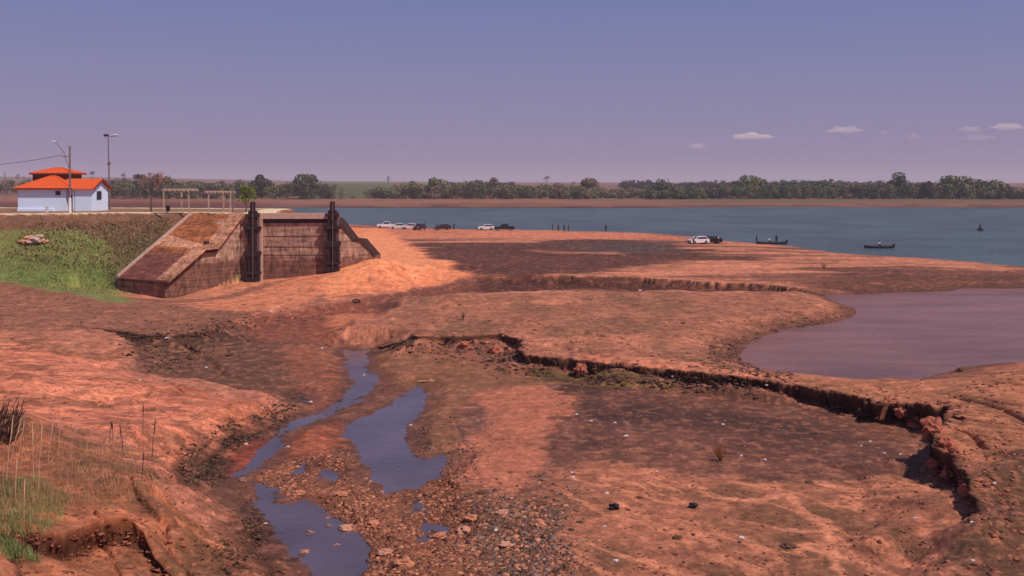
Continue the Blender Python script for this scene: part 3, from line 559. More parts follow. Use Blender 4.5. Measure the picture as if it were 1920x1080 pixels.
# steel gate guides
def guide(x, y, top, bot, flip):
    r = MB(); h = top - bot
    r.box(SP(x - .33, y, (top + bot) / 2), (.26, .6, h)); r.box(SP(x + .33, y, (top + bot) / 2), (.26, .6, h)); r.box(SP(x, y + .2, (top + bot) / 2), (.45, .12, h))
    g = r.build('gate_guide', M_rust, sl)
    b = MB()
    for z, ww, hh in ((top - .5, 1.5, .3), (top - 1.9, 1.9, .35), (bot + 3.3, 1.9, .4), (bot + 3.0, 1.5, .2), (bot + 1.1, 1.9, .3), (bot + .35, 1.6, .45)):
        b.box(SP(x, y - .18, z), (ww, .55, hh))
    b.box(SP(x + .75 * flip, y - .2, bot + 2.1), (.18, .4, 2.1)); b.box(SP(x - .75, y - .2, bot + 2.1), (.14, .4, 2.0))
    b.build('bracket', M_rust, g)
    MB().box(SP(x + .02, y - .12, top + .35), (.5, .4, 1.3)).build('lifting_post', M_rust, g)
    s_ = MB(); s_.bar(SP(x + .1, y - .5, top + .9), SP(x + .1, y - .5, bot + .5), .05); s_.build('gate_screw', M_rust2, g)
    k = MB(); k.box(SP(x + .6 * flip, y + .05, (top + bot) / 2 + .2), (.22, .5, h - .8)); k.build('side_rail', M_rust2, g)
    f = MB(); f.prism([SP(x - .9, y - .3, top - 1.9), SP(x - .35, y - .3, top - 1.9), SP(x - .35, y - .3, top - 4.0)], (0, .12, 0)); f.build('gusset', M_rust, g)
guide(-28.95, 109.9, -3.0, -11.0, 1); guide(-20.15, 110.4, -2.95, -9.9, 1)

# ---------------------------------------------------------------- white house
M_white = mat('white_wall', (224, 236, 255), .9, .06, 1.2); M_tile = mat('orange_tile', (226, 92, 38), .85, .28, 2.5, stretch=(6, 1, 1)); M_eave = mat('eave_board', (120, 50, 34), .8, .15)
M_glass = mat('dark_glass', (34, 34, 46), .2, .1, spec=.5); M_frame = mat('window_frame', (92, 80, 84), .7, .1); M_dim = mat('clerestory_boards', (92, 60, 50), .9, .2); M_door = mat('door_wood', (100, 66, 56), .8, .2)
hs = thing('house', 'small white house with orange tiled roofs standing on the embankment top', 'house', (-58, 127.5, -3.45))
HO = Vector((58, -127.5, 3.45))
def HP(x, y, z): return Vector((x, y, z)) + HO
zb, ze_, x0, x1, xm, y0, y1 = -3.5, -.62, -62.8, -53.4, -56.6, 125.0, 130.0
mb = MB(); mb.prism([HP(x0, y0, zb), HP(xm - .1, y0, zb), HP(xm - .1, y0, ze_ + .05), HP(x0, y0, ze_ + .05)], (0, 5, 0)); mb.build('wall', M_white, hs)
mb = MB(); mb.prism([HP(x1, y0, zb), HP(x1, y1, zb), HP(x1, y1, ze_), HP(x1, (y0 + y1) / 2, .42), HP(x1, y0, ze_)], (-2.15, 0, 0)); mb.build('wall', M_white, hs)
MB().box(HP(-56.1, 127.8, -2.0), (1.2, 4, 2.9)).build('wall', M_white, hs)       # recessed entry
MB().box(HP(-55.75, 125.08, -2.0), (.18, .18, 2.8)).build('porch_post', M_white, hs)
d_ = MB().box(HP(-56.05, 125.77, -2.45), (.75, .08, 2.0)).build('door', M_door, hs); MB().box(HP(-55.8, 125.7, -2.5), (.05, .08, .14)).build('handle', M_rust2, d_)
def hiproof(ax, bx, ay, by, ze, zr, inset, name, ov=.45, m=M_tile):
    ax -= ov; bx += ov; ay -= ov; by += ov; ym = (ay + by) / 2; r = MB(); th = .14
    v = [HP(ax, ay, ze), HP(bx, ay, ze), HP(bx, by, ze), HP(ax, by, ze), HP(ax + inset, ym, zr), HP(bx - inset, ym, zr)]
    v2 = [q - Vector((0, 0, th)) for q in v[:4]]
    r.add(v + v2, [(0, 1, 5, 4), (1, 2, 5), (2, 3, 4, 5), (3, 0, 4), (0, 6, 7, 1), (1, 7, 8, 2), (2, 8, 9, 3), (3, 9, 6, 0), (6, 9, 8, 7)])
    o = r.build(name, m, hs); e = MB(); e.box(HP((ax + bx) / 2, ay - .02, ze - .1), (bx - ax, .06, .2)); e.box(HP(bx + .02, (ay + by) / 2, ze - .1), (.06, by - ay, .2)); e.build('eave_board', M_eave, o)
    rc = MB(); rc.bar(v[4], v[5], .1); 
    for a, b in ((0, 4), (1, 5), (2, 5), (3, 4)): rc.bar(v[a], v[b], .08)
    rc.build('ridge_tiles', M_tile, o); return o
hiproof(x0, -56.2, y0, y1, ze_ + .1, 1.02, 3.35, 'roof', .42)
# gabled roof of the right block
r = MB(); ax, bx = -57.6, x1 + .35; 
for sg, (ya, yb) in ((0, (y0 - .4, 127.5)), (1, (y1 + .55, 127.5))):
    a, b, c, d = HP(ax, ya, ze_ - .1), HP(bx, ya, ze_ - .1), HP(bx, yb, .56), HP(ax, yb, .56); u = Vector((0, 0, .14)); r.add([a, b, c, d, a + u, b + u, c + u, d + u], [(3, 2, 1, 0), (4, 5, 6, 7), (0, 1, 5, 4), (1, 2, 6, 5), (2, 3, 7, 6), (3, 0, 4, 7)])
gr = r.build('roof', M_tile, hs)
e = MB()
for ya in (y0 - .4, y1 + .55): 
    a, b = HP(bx + .02, ya, ze_ - .2), HP(bx + .02, 127.5, .46); e.prism([a, b, b + Vector((0, 0, .24)), a + Vector((0, 0, .24))], (.05, 0, 0))
e.build('eave_board', M_eave, gr)
MB().box(HP(-59.9, 129.6, .55), (5.0, 3.2, 1.75)).build('clerestory', M_dim, hs)
hiproof(-62.2, -57.5, 128.2, 131.2, 1.42, 2.12, 2.3, 'roof', .5)
def window(c, d, fr):
    f = MB().box(c, d).build('window', M_frame, hs); e = .04
    MB().box(Vector(c) + Vector((e if d[0] < .2 else 0, -e if d[1] < .2 else 0, 0)), (d[0] if d[0] < .2 else d[0] - .14, d[1] if d[1] < .2 else d[1] - .14, d[2] - .14)).build('pane', M_glass, f)
window(HP(-57.7, 124.98, -1.15), (.62, .1, .55), 0); window(HP(x1 + .02, 127.1, -1.45), (.1, 1.35, 1.1), 0); 
MB().box(HP(-60.5, 124.9, -3.35), (4.6, .25, .35)).build('plinth', M_white, hs)

# ---------------------------------------------------------------- things on the embankment
M_pole = mat('grey_pole', (128, 104, 102), .85, .15, 4); M_bulb = mat('lamp_cover', (226, 224, 232), .4, .05); M_cable = mat('cable', (70, 60, 66), .7, .05); M_wpaint = mat('white_paint', (228, 214, 214), .85, .08)
zc = -3.45
p1 = atD(131, 400, 118); up = thing('utility_pole', 'tall utility pole with white base and slanting lamp arm in front of the house', 'pole', (p1.x, p1.y, zc))
MB().bar((0, 0, 1.8), (0, 0, 8.0), .13, .1, 10).build('pole', M_pole, up); MB().bar((0, 0, 0), (0, 0, 1.8), .2, .17, 10).build('painted_base', M_wpaint, up)
a_ = MB().tube([(-.05, 0, 5.2), (-.7, -.1, 7.3), (-1.7, -.2, 8.55)], [.045, .04, .035]).build('lamp_arm', M_pole, up); MB().blob((-1.9, -.2, 8.55), (.36, .14, .1), 1, 2, .03).build('lamp_head', M_bulb, a_)
MB().box((-.45, 0, 6.75), (.9, .09, .1)).build('crossarm', M_pole, up); MB().bar((-.8, 0, 6.8), (-.8, 0, 6.98), .05).build('insulator', M_bulb, up)
p2 = atD(206, 399, 132); fp = thing('floodlight_pole', 'slim grey floodlight pole rising behind the right end of the white house', 'pole', (p2.x, p2.y, zc))
MB().bar((0, 0, 0), (-.22, 0, 9.7), .13, .07, 10).build('pole', M_pole, fp); MB().bar((-.8, 0, 9.75), (1.1, 0, 9.9), .04).build('crossarm', M_pole, fp); MB().box((-.1, 0, 6.2), (.35, .3, .4)).build('junction_box', M_pole, fp)
for x, mm in ((-.62, M_rust), (-.28, M_rust), (.62, M_bulb), (1.0, M_bulb)): MB().box((x, -.1, 10.0), (.3, .18, .2), 0, Matrix.Rotation(.5, 3, 'X')).build('floodlight', mm, fp)
# cable from the pole to the left, out of the picture
a = Vector((p1.x - .8, p1.y, zc + 6.95)); b = atD(-160, 312, 128); pts = [a.lerp(b, k / 14) - Vector((0, 0, 1.1 * 4 * (k / 14) * (1 - k / 14) * .55)) for k in range(15)]
cb = MB().tube(pts, .03, 5).build('power_cable', M_cable); tag(cb, 'thin dark power cable sagging from the utility pole to the left edge', 'cable')
def pergola(px0, px1, pxs, ytop, d, lab):
    a = atD(px0, 400, d); b = atD(px1, 400, d); t = thing('pergola', lab, 'pergola', (a.x, d, zc), 0, 'wooden pergolas on the embankment'); h = (400 - ytop) / F * d - .1
    MB().box(((b.x - a.x) / 2, 0, h), (b.x - a.x, .14, .18)).build('beam', M_pale, t); MB().box(((b.x - a.x) / 2, 1.8, h), (b.x - a.x, .14, .18)).build('beam', M_pale, t)
    q = MB(); n = 7
    for k in range(n): q.box((.2 + k * (b.x - a.x - .4) / (n - 1), .9, h + .14), (.08, 2.5, .1))
    q.build('rafters', M_pale, t)
    for i, p in enumerate(pxs):
        w3 = atD(p, 400, d).x - a.x; MB().box((w3, 0 if i != 1 else 1.8, h / 2), (.13, .13, h)).build('post', M_pale, t)
pergola(303, 363, (307, 331, 354), 356, 117, 'pale wooden pergola nearer the bare reddish tree')
pergola(383, 434, (391, 411, 432), 360, 117, 'pale wooden pergola beside the thin upright pole above the sloping wing')
q = atD(436.5, 398, 117.5); tp = thing('post', 'thin weathered post at the right side of the second pergola', 'post', (q.x, q.y, zc)); MB().bar((0, 0, 0), (0, 0, 3.5), .09, .07).build('shaft', M_pole, tp); MB().bar((0, 0, 3.5), (0, 0, 3.62), .11, .06).build('cap', M_pole, tp)
M_black = mat('black_plastic', (30, 26, 30), .6, .1)
q = atD(305, 400, 117); bn = thing('litter_bin', 'small black bin on the pale kerb below the first pergola', 'bin', (q.x, 116.6 + 2.2, zc)); MB().bar((0, 0, .15), (0, 0, .75), .22, .27, 12).build('bucket', M_black, bn); MB().bar((0, 0, 0), (0, 0, .15), .05).build('stem', M_rust, bn); MB().bar((0, 0, .75), (0, 0, .82), .29, .2, 12).build('lid', M_black, bn)
q = atD(88, 398, 120); bo = thing('bollard', 'short white marker block in front of the white house wall', 'bollard', (q.x, q.y, zc)); MB().box((0, 0, .3), (.3, .3, .6)).build('shaft', M_wpaint, bo); MB().box((0, 0, .64), (.36, .36, .08)).build('cap', M_wpaint, bo)
rz = [(55, 448), (70, 446), (45, 452)]
q = gpix(62, 455); rk = thing('concrete_rubble', 'heap of pale broken concrete lying on the grassy slope', 'rubble', (q.x, q.y, q.z))
for i, (dx, dz, s_, mm) in enumerate([(-.9, .1, .8, M_cop), (0.1, .25, 1.0, M_pale), (.55, .7, .55, M_pale), (-.5, .55, .6, M_cop), (1.0, .1, .6, M_cop)]): MB().blob((dx, .1 * i, dz), (s_, s_ * .8, s_ * .42), i + 4, 2, .3, True).build('chunk', mm, rk)

# ---------------------------------------------------------------- trees
def leafmat(name, c, nz=.35, isl=.22): return mat(name, c, .9, nz, .5, spec=.1, island=isl)
M_leaf = [leafmat('foliage_dark', (88, 92, 66)), leafmat('foliage_mid', (112, 112, 76)), leafmat('foliage_dry', (134, 112, 92)), leafmat('foliage_darkest', (74, 72, 62)), leafmat('foliage_fresh', (118, 132, 52))]  # each is a leaf colour of its own, the darkest included
M_bark = mat('bark', (96, 72, 66), .9, .3, 3)
def crown_pts(h, wdt, n, rs, low=.12, shape='round'):
    """leaf cluster faces: verts, faces"""
    V = []; Fc = []
    lob = []
    nl = rs.integers(7, 12)
    for i in range(nl):
        a = rs.uniform(0, 6.28); zz = rs.uniform(low + .12, .86) ; r = wdt * .5 * math.sqrt(max(0, 1 - (2 * abs(zz - .5)) ** 2.2)) * rs.uniform(.25, .8)
        if shape == 'col': r *= .4
        lob.append((r * math.cos(a), r * math.sin(a), zz * h, wdt * rs.uniform(.18, .34)))
    for i in range(n):
        l = lob[rs.integers(nl)]; v = rs.normal(size=3); v /= np.linalg.norm(v); rr = l[3] * rs.uniform(.55, 1.0) ** .5
        c = np.array([l[0], l[1], l[2]]) + v * rr * np.array([1, 1, .75]); c[2] = min(max(c[2], low * h), h)
        s = wdt * rs.uniform(.03, .065); u = rs.normal(size=3); u /= np.linalg.norm(u); w_ = np.cross(u, v); w_ /= np.linalg.norm(w_) + 1e-9
        o = len(V); V += [c - u * s, c + w_ * s * .8, c + u * s, c - w_ * s * .8]; Fc.append((o, o + 1, o + 2, o + 3))
    return V, Fc
def tree_mesh(h, wdt, n, seed, low=.12, shape='round'):
    rs = np.random.default_rng(seed); V, Fc = crown_pts(h, wdt, n, rs, low, shape); c = MB(); c.add(V, Fc)
    t = MB(); t.tube([(0, 0, 0), (.02 * h, 0, .25 * h), (-.01 * h, .01 * h, .5 * h), (0, 0, .78 * h)], [.028 * h, .022 * h, .016 * h, .006 * h])
    for k in range(6):
        a = k * 1.1 + rs.uniform(0, .5); z0 = rs.uniform(.2, .55) * h; t.tube([(0, 0, z0), (math.cos(a) * wdt * .18, math.sin(a) * wdt * .18, z0 + .14 * h), (math.cos(a) * wdt * .33, math.sin(a) * wdt * .33, z0 + .24 * h)], [.012 * h, .008 * h, .003 * h], 5)
    return c, t
def tree(px, ytop, ybase, d, wpx, lab, mi=0, seed=1, name='tree', low=.12, shape='round', n=520, cat='tree', group=None):
    x = (px - 960) / F * d; z = zat(x, d); top = -(ytop - HY) / F * d; h = top - z; wd = wpx / F * d
    t = thing(name, lab, cat, (x, d, z), 0, group); c, k = tree_mesh(h, wd, n, seed, low, shape); c.build('crown', M_leaf[mi], t); k.build('trunk', M_bark, t); return t
TR = [(1685, 323, 372, 575, 46, 'largest dark green tree standing out of the right wood across the lake', 0, .08), (1741, 337, 373, 572, 28, 'dark narrow tree just right of the largest tree across the lake', 3, .05), (1797, 331, 374, 574, 58, 'broad olive domed tree between two gaps of the right wood', 1, .05),
      (1850, 337, 374, 573, 50, 'low domed olive tree near the right end of the wood', 1, .05), (1886, 346, 374, 572, 30, 'small dark pointed tree at the right end of the wood', 3, .05), (1412, 330, 372, 585, 50, 'wide rounded olive tree rising from the middle of the right wood', 1, .08),
      (1238, 335, 371, 590, 34, 'rounded dark tree left of the reddish clearing edge of the right wood', 0, .1), (568, 328, 371, 575, 52, 'rounded dark tree at the right end of the left wood behind the sluice', 0, .08), (490, 323, 371, 575, 40, 'tall dark tree rising above the left sluice gate guide', 3, .08),
      (262, 321, 371, 560, 22, 'dark round-headed tree left of the bare reddish tree', 3, .3), (292, 326, 371, 562, 34, 'dark tree behind the bare reddish tree', 3, .2), (318, 329, 371, 566, 30, 'olive tree just right of the bare reddish tree', 1, .1),
      (925, 330, 371, 580, 20, 'thin sparse tree sticking up over the middle wood', 2, .4), (1105, 334, 372, 578, 34, 'flat-topped sparse tree at the right end of the middle wood', 2, .6), (823, 334, 371, 574, 44, 'bushy olive tree on the left part of the middle wood', 1, .05), (780, 340, 371, 572, 34, 'low olive tree at the left of the middle wood', 1, .05)]
for i, (px, yt, yb, d, wp, lab, mi, low) in enumerate(TR): tree(px, yt, yb, d, wp, lab, mi, 40 + i, 'tree', low, 'round', 1300)
for i, (px, yt, d, wp, lab, shp, low) in enumerate([(728, 328, 1500, 9, 'lone narrow dark tree on the horizon above the green field', 'col', .05), (1025, 329, 1400, 13, 'lone round-headed tree on the horizon above the middle wood', 'round', .45), (33, 322, 1500, 9, 'small lone tree on the left horizon left of the house', 'round', .3), (9, 318, 1500, 5, 'tiny dark tree on the horizon at the left edge', 'round', .3), (173, 319, 1300, 14, 'flat-crowned tree showing over the right part of the house roof', 'round', .6), (232, 323, 1300, 12, 'lone flat-crowned tree on the horizon right of the floodlight pole', 'round', .55), (1253, 333, 1000, 7, 'narrow column-like tree behind the right wood', 'col', .05), (215, 331, 1250, 7, 'small narrow tree beside the floodlight pole', 'col', .1), (45, 327, 1500, 6, 'small bushy tree on the left horizon beside the roof edge', 'round', .1), (1075, 340, 1300, 9, 'tiny tree on the horizon between the two woods', 'round', .2)]): tree(px, yt, 345, d, wp, lab, 3, 80 + i, 'tree', low, shp, 220)
# woods: bands of crowns that read as one mass
def wood(name, prof, d0, seed, label, mis, step=9, base=371):
    rs = np.random.default_rng(seed); parts = {k: MB() for k in set(mis)}; tk = MB(); xs = np.arange(prof[0][0], prof[-1][0], step); P = []
    for x in xs:
        for row in range(2):
            px = x + rs.uniform(-5, 5); yt = np.interp(px, [p[0] for p in prof], [p[1] for p in prof]) + rs.uniform(-2.0, 6) + (4 if row == 0 else 0); d = d0 + (0 if row == 0 else 28) + rs.uniform(-8, 8); P.append((px, yt, d))
    zs = zats([(p[0] - 960) / F * p[2] for p in P], [p[2] for p in P])
    for (px, yt, d), z in zip(P, zs):
        X = (px - 960) / F * d; h = max(2.5, -(yt - HY) / F * d - z); wd = rs.uniform(5.5, 10); h += .9; V, Fc = crown_pts(h, wd, 620, rs, .0); mi = mis[rs.integers(len(mis))]
        parts[mi].add([(v[0] + X, v[1] + d, v[2] + z) for v in V], Fc); tk.bar((X, d, z), (X, d, z + h * .6), .16, .06, 5)
    me = bpy.data.meshes.new(name); V = []; Fc = []; mid = []; ml = []
    for k, (mi, b) in enumerate(list(parts.items()) + [(-1, tk)]):
        o = len(V); V += b.v; Fc += [tuple(i + o for i in f) for f in b.f]; mid += [k] * len(b.f); ml.append(M_leaf[mi] if mi >= 0 else M_bark)
    me.from_pydata([tuple(v) for v in V], [], Fc); me.polygons.foreach_set('material_index', mid)
    for q in ml: me.materials.append(q)
    o = bpy.data.objects.new(name, me); C.objects.link(o); tag(o, label, 'wood', None, 'stuff')
wood('far_wood', [(205, 347), (230, 340), (260, 338), (300, 334), (350, 341), (400, 341), (450, 339), (520, 340), (560, 335), (600, 340), (628, 350)], 572, 3, 'band of dark green trees behind the pergolas and sluice', [0, 1, 1, 3])
wood('far_wood', [(700, 352), (740, 347), (800, 343), (870, 339), (920, 341), (960, 347), (1020, 347), (1080, 345), (1122, 352)], 572, 4, 'band of olive trees in the middle across the lake', [0, 1, 1, 2])
wood('far_wood', [(1215, 352), (1260, 350), (1330, 350), (1380, 343), (1450, 340), (1500, 342), (1600, 344), (1650, 343), (1720, 342), (1800, 342), (1870, 350), (1920, 356), (2000, 350), (2300, 345)], 574, 5, 'long band of mixed trees across the lake on the right', [0, 1, 2, 1, 3])
wood('distant_scrub', [(1110, 352), (1150, 356), (1185, 354), (1225, 350)], 590, 12, 'low brownish scrub in the gap left of the right wood', [2, 2, 1], 10)
wood('distant_scrub', [(1170, 339), (1230, 341), (1290, 342), (1370, 339), (1450, 339), (1540, 338), (1660, 341)], 900, 6, 'thin dark line of distant trees on the horizon behind the right wood', [3], 6)
wood('distant_scrub', [(0, 336), (60, 335), (120, 340), (220, 333), (260, 336)], 700, 8, 'scrubby trees behind and beside the white house', [3, 2, 1], 12)
wood('distant_scrub', [(840, 341), (880, 340), (925, 339), (960, 344)], 900, 9, 'dark strip of distant trees above the middle wood', [3], 6)
for i, (px, yt, wp, lab) in enumerate([(662, 364, 11, 'small dark shrub at the left of the green field'), (687, 355, 16, 'larger rounded shrub at the right of the green field'), (640, 350, 20, 'olive bush at the end of the left wood'), (1165, 352, 22, 'low bush in the reddish clearing left of the right wood')]): tree(px, yt, 371, 570, wp, lab, 1, 120 + i, 'shrub', .02, 'round', 260, 'shrub')
# fresh green bush on the embankment and the bare reddish tree
b0 = thing('bush', 'fresh green leafy bush beside the left steel gate guide', 'bush', (atD(461, 400, 119).x, 119, zc)); c, k = tree_mesh(3.3, 2.6, 420, 9, .25); c.build('crown', M_leaf[4], b0); k.build('trunk', M_bark, b0)
M_bare = mat('bare_twigs', (150, 104, 92), .9, .2)
bt = thing('bare_tree', 'nearly leafless reddish tree beside the first pergola', 'tree', (atD(283, 400, 122).x, 122, zc)); rs = random.Random(5); tb = MB(); tw = MB(); lf = []
def grow_b(p, dr, L, r, lv):
    q = p + dr * L; (tb if lv < 2 else tw).bar(p, q, r, r * .65, 5)
    if lv >= 4: 
        for _ in range(1): lf.append(q + Vector((rs.uniform(-.2, .2),) * 3))
        return
    for _ in range(3 if lv < 3 else 2): grow_b(q, (dr + Vector((rs.uniform(-.8, .8), rs.uniform(-.8, .8), rs.uniform(-.15, .55)))).normalized(), L * .78, r * .62, lv + 1)
grow_b(Vector((0, 0, 0)), Vector((.05, 0, 1)), 1.5, .13, 0); tb.build('trunk', M_bark, bt); tw.build('twigs', M_bare, bt)
q = MB()
for p in lf:
    for _ in range(4):
        c = p + Vector((rs.uniform(-.3, .3), rs.uniform(-.3, .3), rs.uniform(-.3, .3))); s_ = .09; q.add([c + Vector((-s_, 0, 0)), c + Vector((0, s_, s_)), c + Vector((s_, 0, 0)), c + Vector((0, -s_, -s_))], [(0, 1, 2, 3)])
q.build('dry_leaves', leafmat('dry_leaves', (134, 96, 86)), bt)

# ---------------------------------------------------------------- cars, boats, people
M_tyre = mat('tyre', (30, 28, 30), .9, .1); M_rim = mat('rim', (150, 150, 155), .4, .05, metal=.6); M_lamp = mat('headlight', (220, 220, 225), .2, .03); M_tail = mat('tail_light', (130, 24, 24), .3, .05)
def car(name, lab, c, loc, rz, kind='hatch', rough=.3, group='vehicles parked on the lake shore'):
    pm = mat('paint_%d_%d_%d' % c, c, rough, .03, 2, spec=.5); t = thing(name, lab, 'pickup' if kind == 'pickup' else 'car', loc, rz, group); L, W = (5.0, 1.8) if kind == 'pickup' else (4.1, 1.7)
    h = L / 2
    side = [(-h, .45), (-h + .08, .85), (-h + .9, .98), (-h + 1.0, .98), (h - .1, .95), (h, .5), (h - .1, .3), (-h + .1, .3)] if kind != 'pickup' else [(-h, .55), (-h + .1, .95), (-h + 1.2, 1.05), (h, 1.05), (h, .5), (h - .1, .4), (-h + .1, .4)]
    b = MB(); W2 = W / 2; n = len(side)
    ring = lambda y, e: [(x * e, y, z) for x, z in side]
    v = ring(-W2, .985) + ring(-W2 + .1, 1) + ring(W2 - .1, 1) + ring(W2, .985); fs = [tuple(range(n))[::-1], tuple(range(3 * n, 4 * n))]
    for k in range(3): fs += [(k * n + i, k * n + (i + 1) % n, (k + 1) * n + (i + 1) % n, (k + 1) * n + i) for i in range(n)]
    b.add(v, fs); body = b.build('body', pm, t)
    if kind == 'pickup': cb_ = [(-1.2, 1.03), (-.55, 1.65), (.75, 1.68), (1.0, 1.03)]
    else: cb_ = [(-1.0, .96), (-.35, 1.45), (1.2, 1.45), (1.85, .93)]
    k = MB(); a = [(x, -W2 + .08, z) if z < 1.2 else (x, -W2 + .22, z) for x, z in cb_]; d = [(x, -y, z) for x, y, z in a]; k.add(a + d, [(3, 2, 1, 0), (4, 5, 6, 7), (0, 1, 5, 4), (1, 2, 6, 5), (2, 3, 7, 6), (3, 0, 4, 7)]); k.build('cabin', pm, t)
    x0_, z0_ = cb_[0]; x1_, z1_ = cb_[1]; x2_, z2_ = cb_[2]; x3_, z3_ = cb_[3]
    for sg in (-1, 1):
        g = MB(); yl, yh = sg * (W2 - .06), sg * (W2 - .2); g.add([(x0_ + .25, yl - .0 * sg, z0_ + .06), (x1_ + .06, yh, z1_ - .08), (x2_ - .06, yh, z2_ - .08), (x3_ - .2, yl, z3_ + .06)], [(0, 1, 2, 3)]); o = g.build('side_window', M_glass, t)
        sdm = o.modifiers.new('thick', 'SOLIDIFY'); sdm.thickness = .02
    def scr(xa, za, xb, zb_, o_): g = MB(); e = o_; g.add([(xa + e, -W2 + .2, za + .08), (xb + e, -W2 + .3, zb_ - .05), (xb + e, W2 - .3, zb_ - .05), (xa + e, W2 - .2, za + .08)], [(0, 1, 2, 3)]); o = g.build('windscreen' if o_ < 0 else 'rear_window', M_glass, t); q = o.modifiers.new('thick', 'SOLIDIFY'); q.thickness = .02
    scr(x0_, z0_, x1_, z1_, -.03); scr(x3_, z3_, x2_, z2_, .03)
    for x in (-h + .8, h - .85):
        for sg in (-1, 1):
            w_ = thing('wheel', None, None, (0, 0, 0)); w_.parent = t; del_ = MB().bar((x, sg * (W2 - .22), .33), (x, sg * (W2 + .01), .33), .33, .33, 16).build('tyre', M_tyre, w_); MB().bar((x, sg * (W2 - .1), .33), (x, sg * (W2 + .03), .33), .19, .17, 12).build('rim', M_rim, w_)
    for sg in (-1, 1): MB().box((-h + .03, sg * .6, .72), (.1, .32, .15)).build('headlight', M_lamp, t); MB().box((h - .02, sg * .68, .78), (.08, .16, .25)).build('tail_light', M_tail, t)
    MB().box((-h + .0, 0, .45), (.12, W - .1, .16)).build('bumper', M_tyre, t)
    if kind == 'pickup': MB().box((1.75, 0, 1.052), (1.3, W - .4, .02)).build('load_bed', M_tyre, t)
    return t
cars = [(724, 427, (226, 222, 220), .25, 'pickup', 'white pickup at the left end of the row of vehicles on the shore'), (746, 429, (214, 212, 208), .1, 'hatch', 'white car second from the left in the shoreline row'), (769, 429.5, (230, 222, 224), -.15, 'hatch', 'white car at the right end of the white row, beside a dark red car'), (787, 430.5, (66, 22, 28), 1.2, 'hatch', 'dark red car at the right end of the left row of vehicles'),
        (911, 431, (224, 220, 222), .2, 'hatch', 'white car parked alone near the middle of the shore beside a black car'), (946, 432, (28, 24, 28), .0, 'pickup', 'black pickup parked right of the lone white car'), (1309, 457, (232, 218, 222), .35, 'hatch', 'white car on the shore beside the black car on the right'), (1333, 456.5, (24, 14, 18), .15, 'hatch', 'black car right of the right-hand white car'), (830, 430.5, (44, 26, 28), .3, 'hatch', 'small dark car between the left row and the lone white car')]
for px, py, c, rz, kd, lab in cars:
    q = gpix(px, py + .5); car('parked_car' if kd == 'hatch' else 'pickup_truck', lab, c, q, rz, kd)

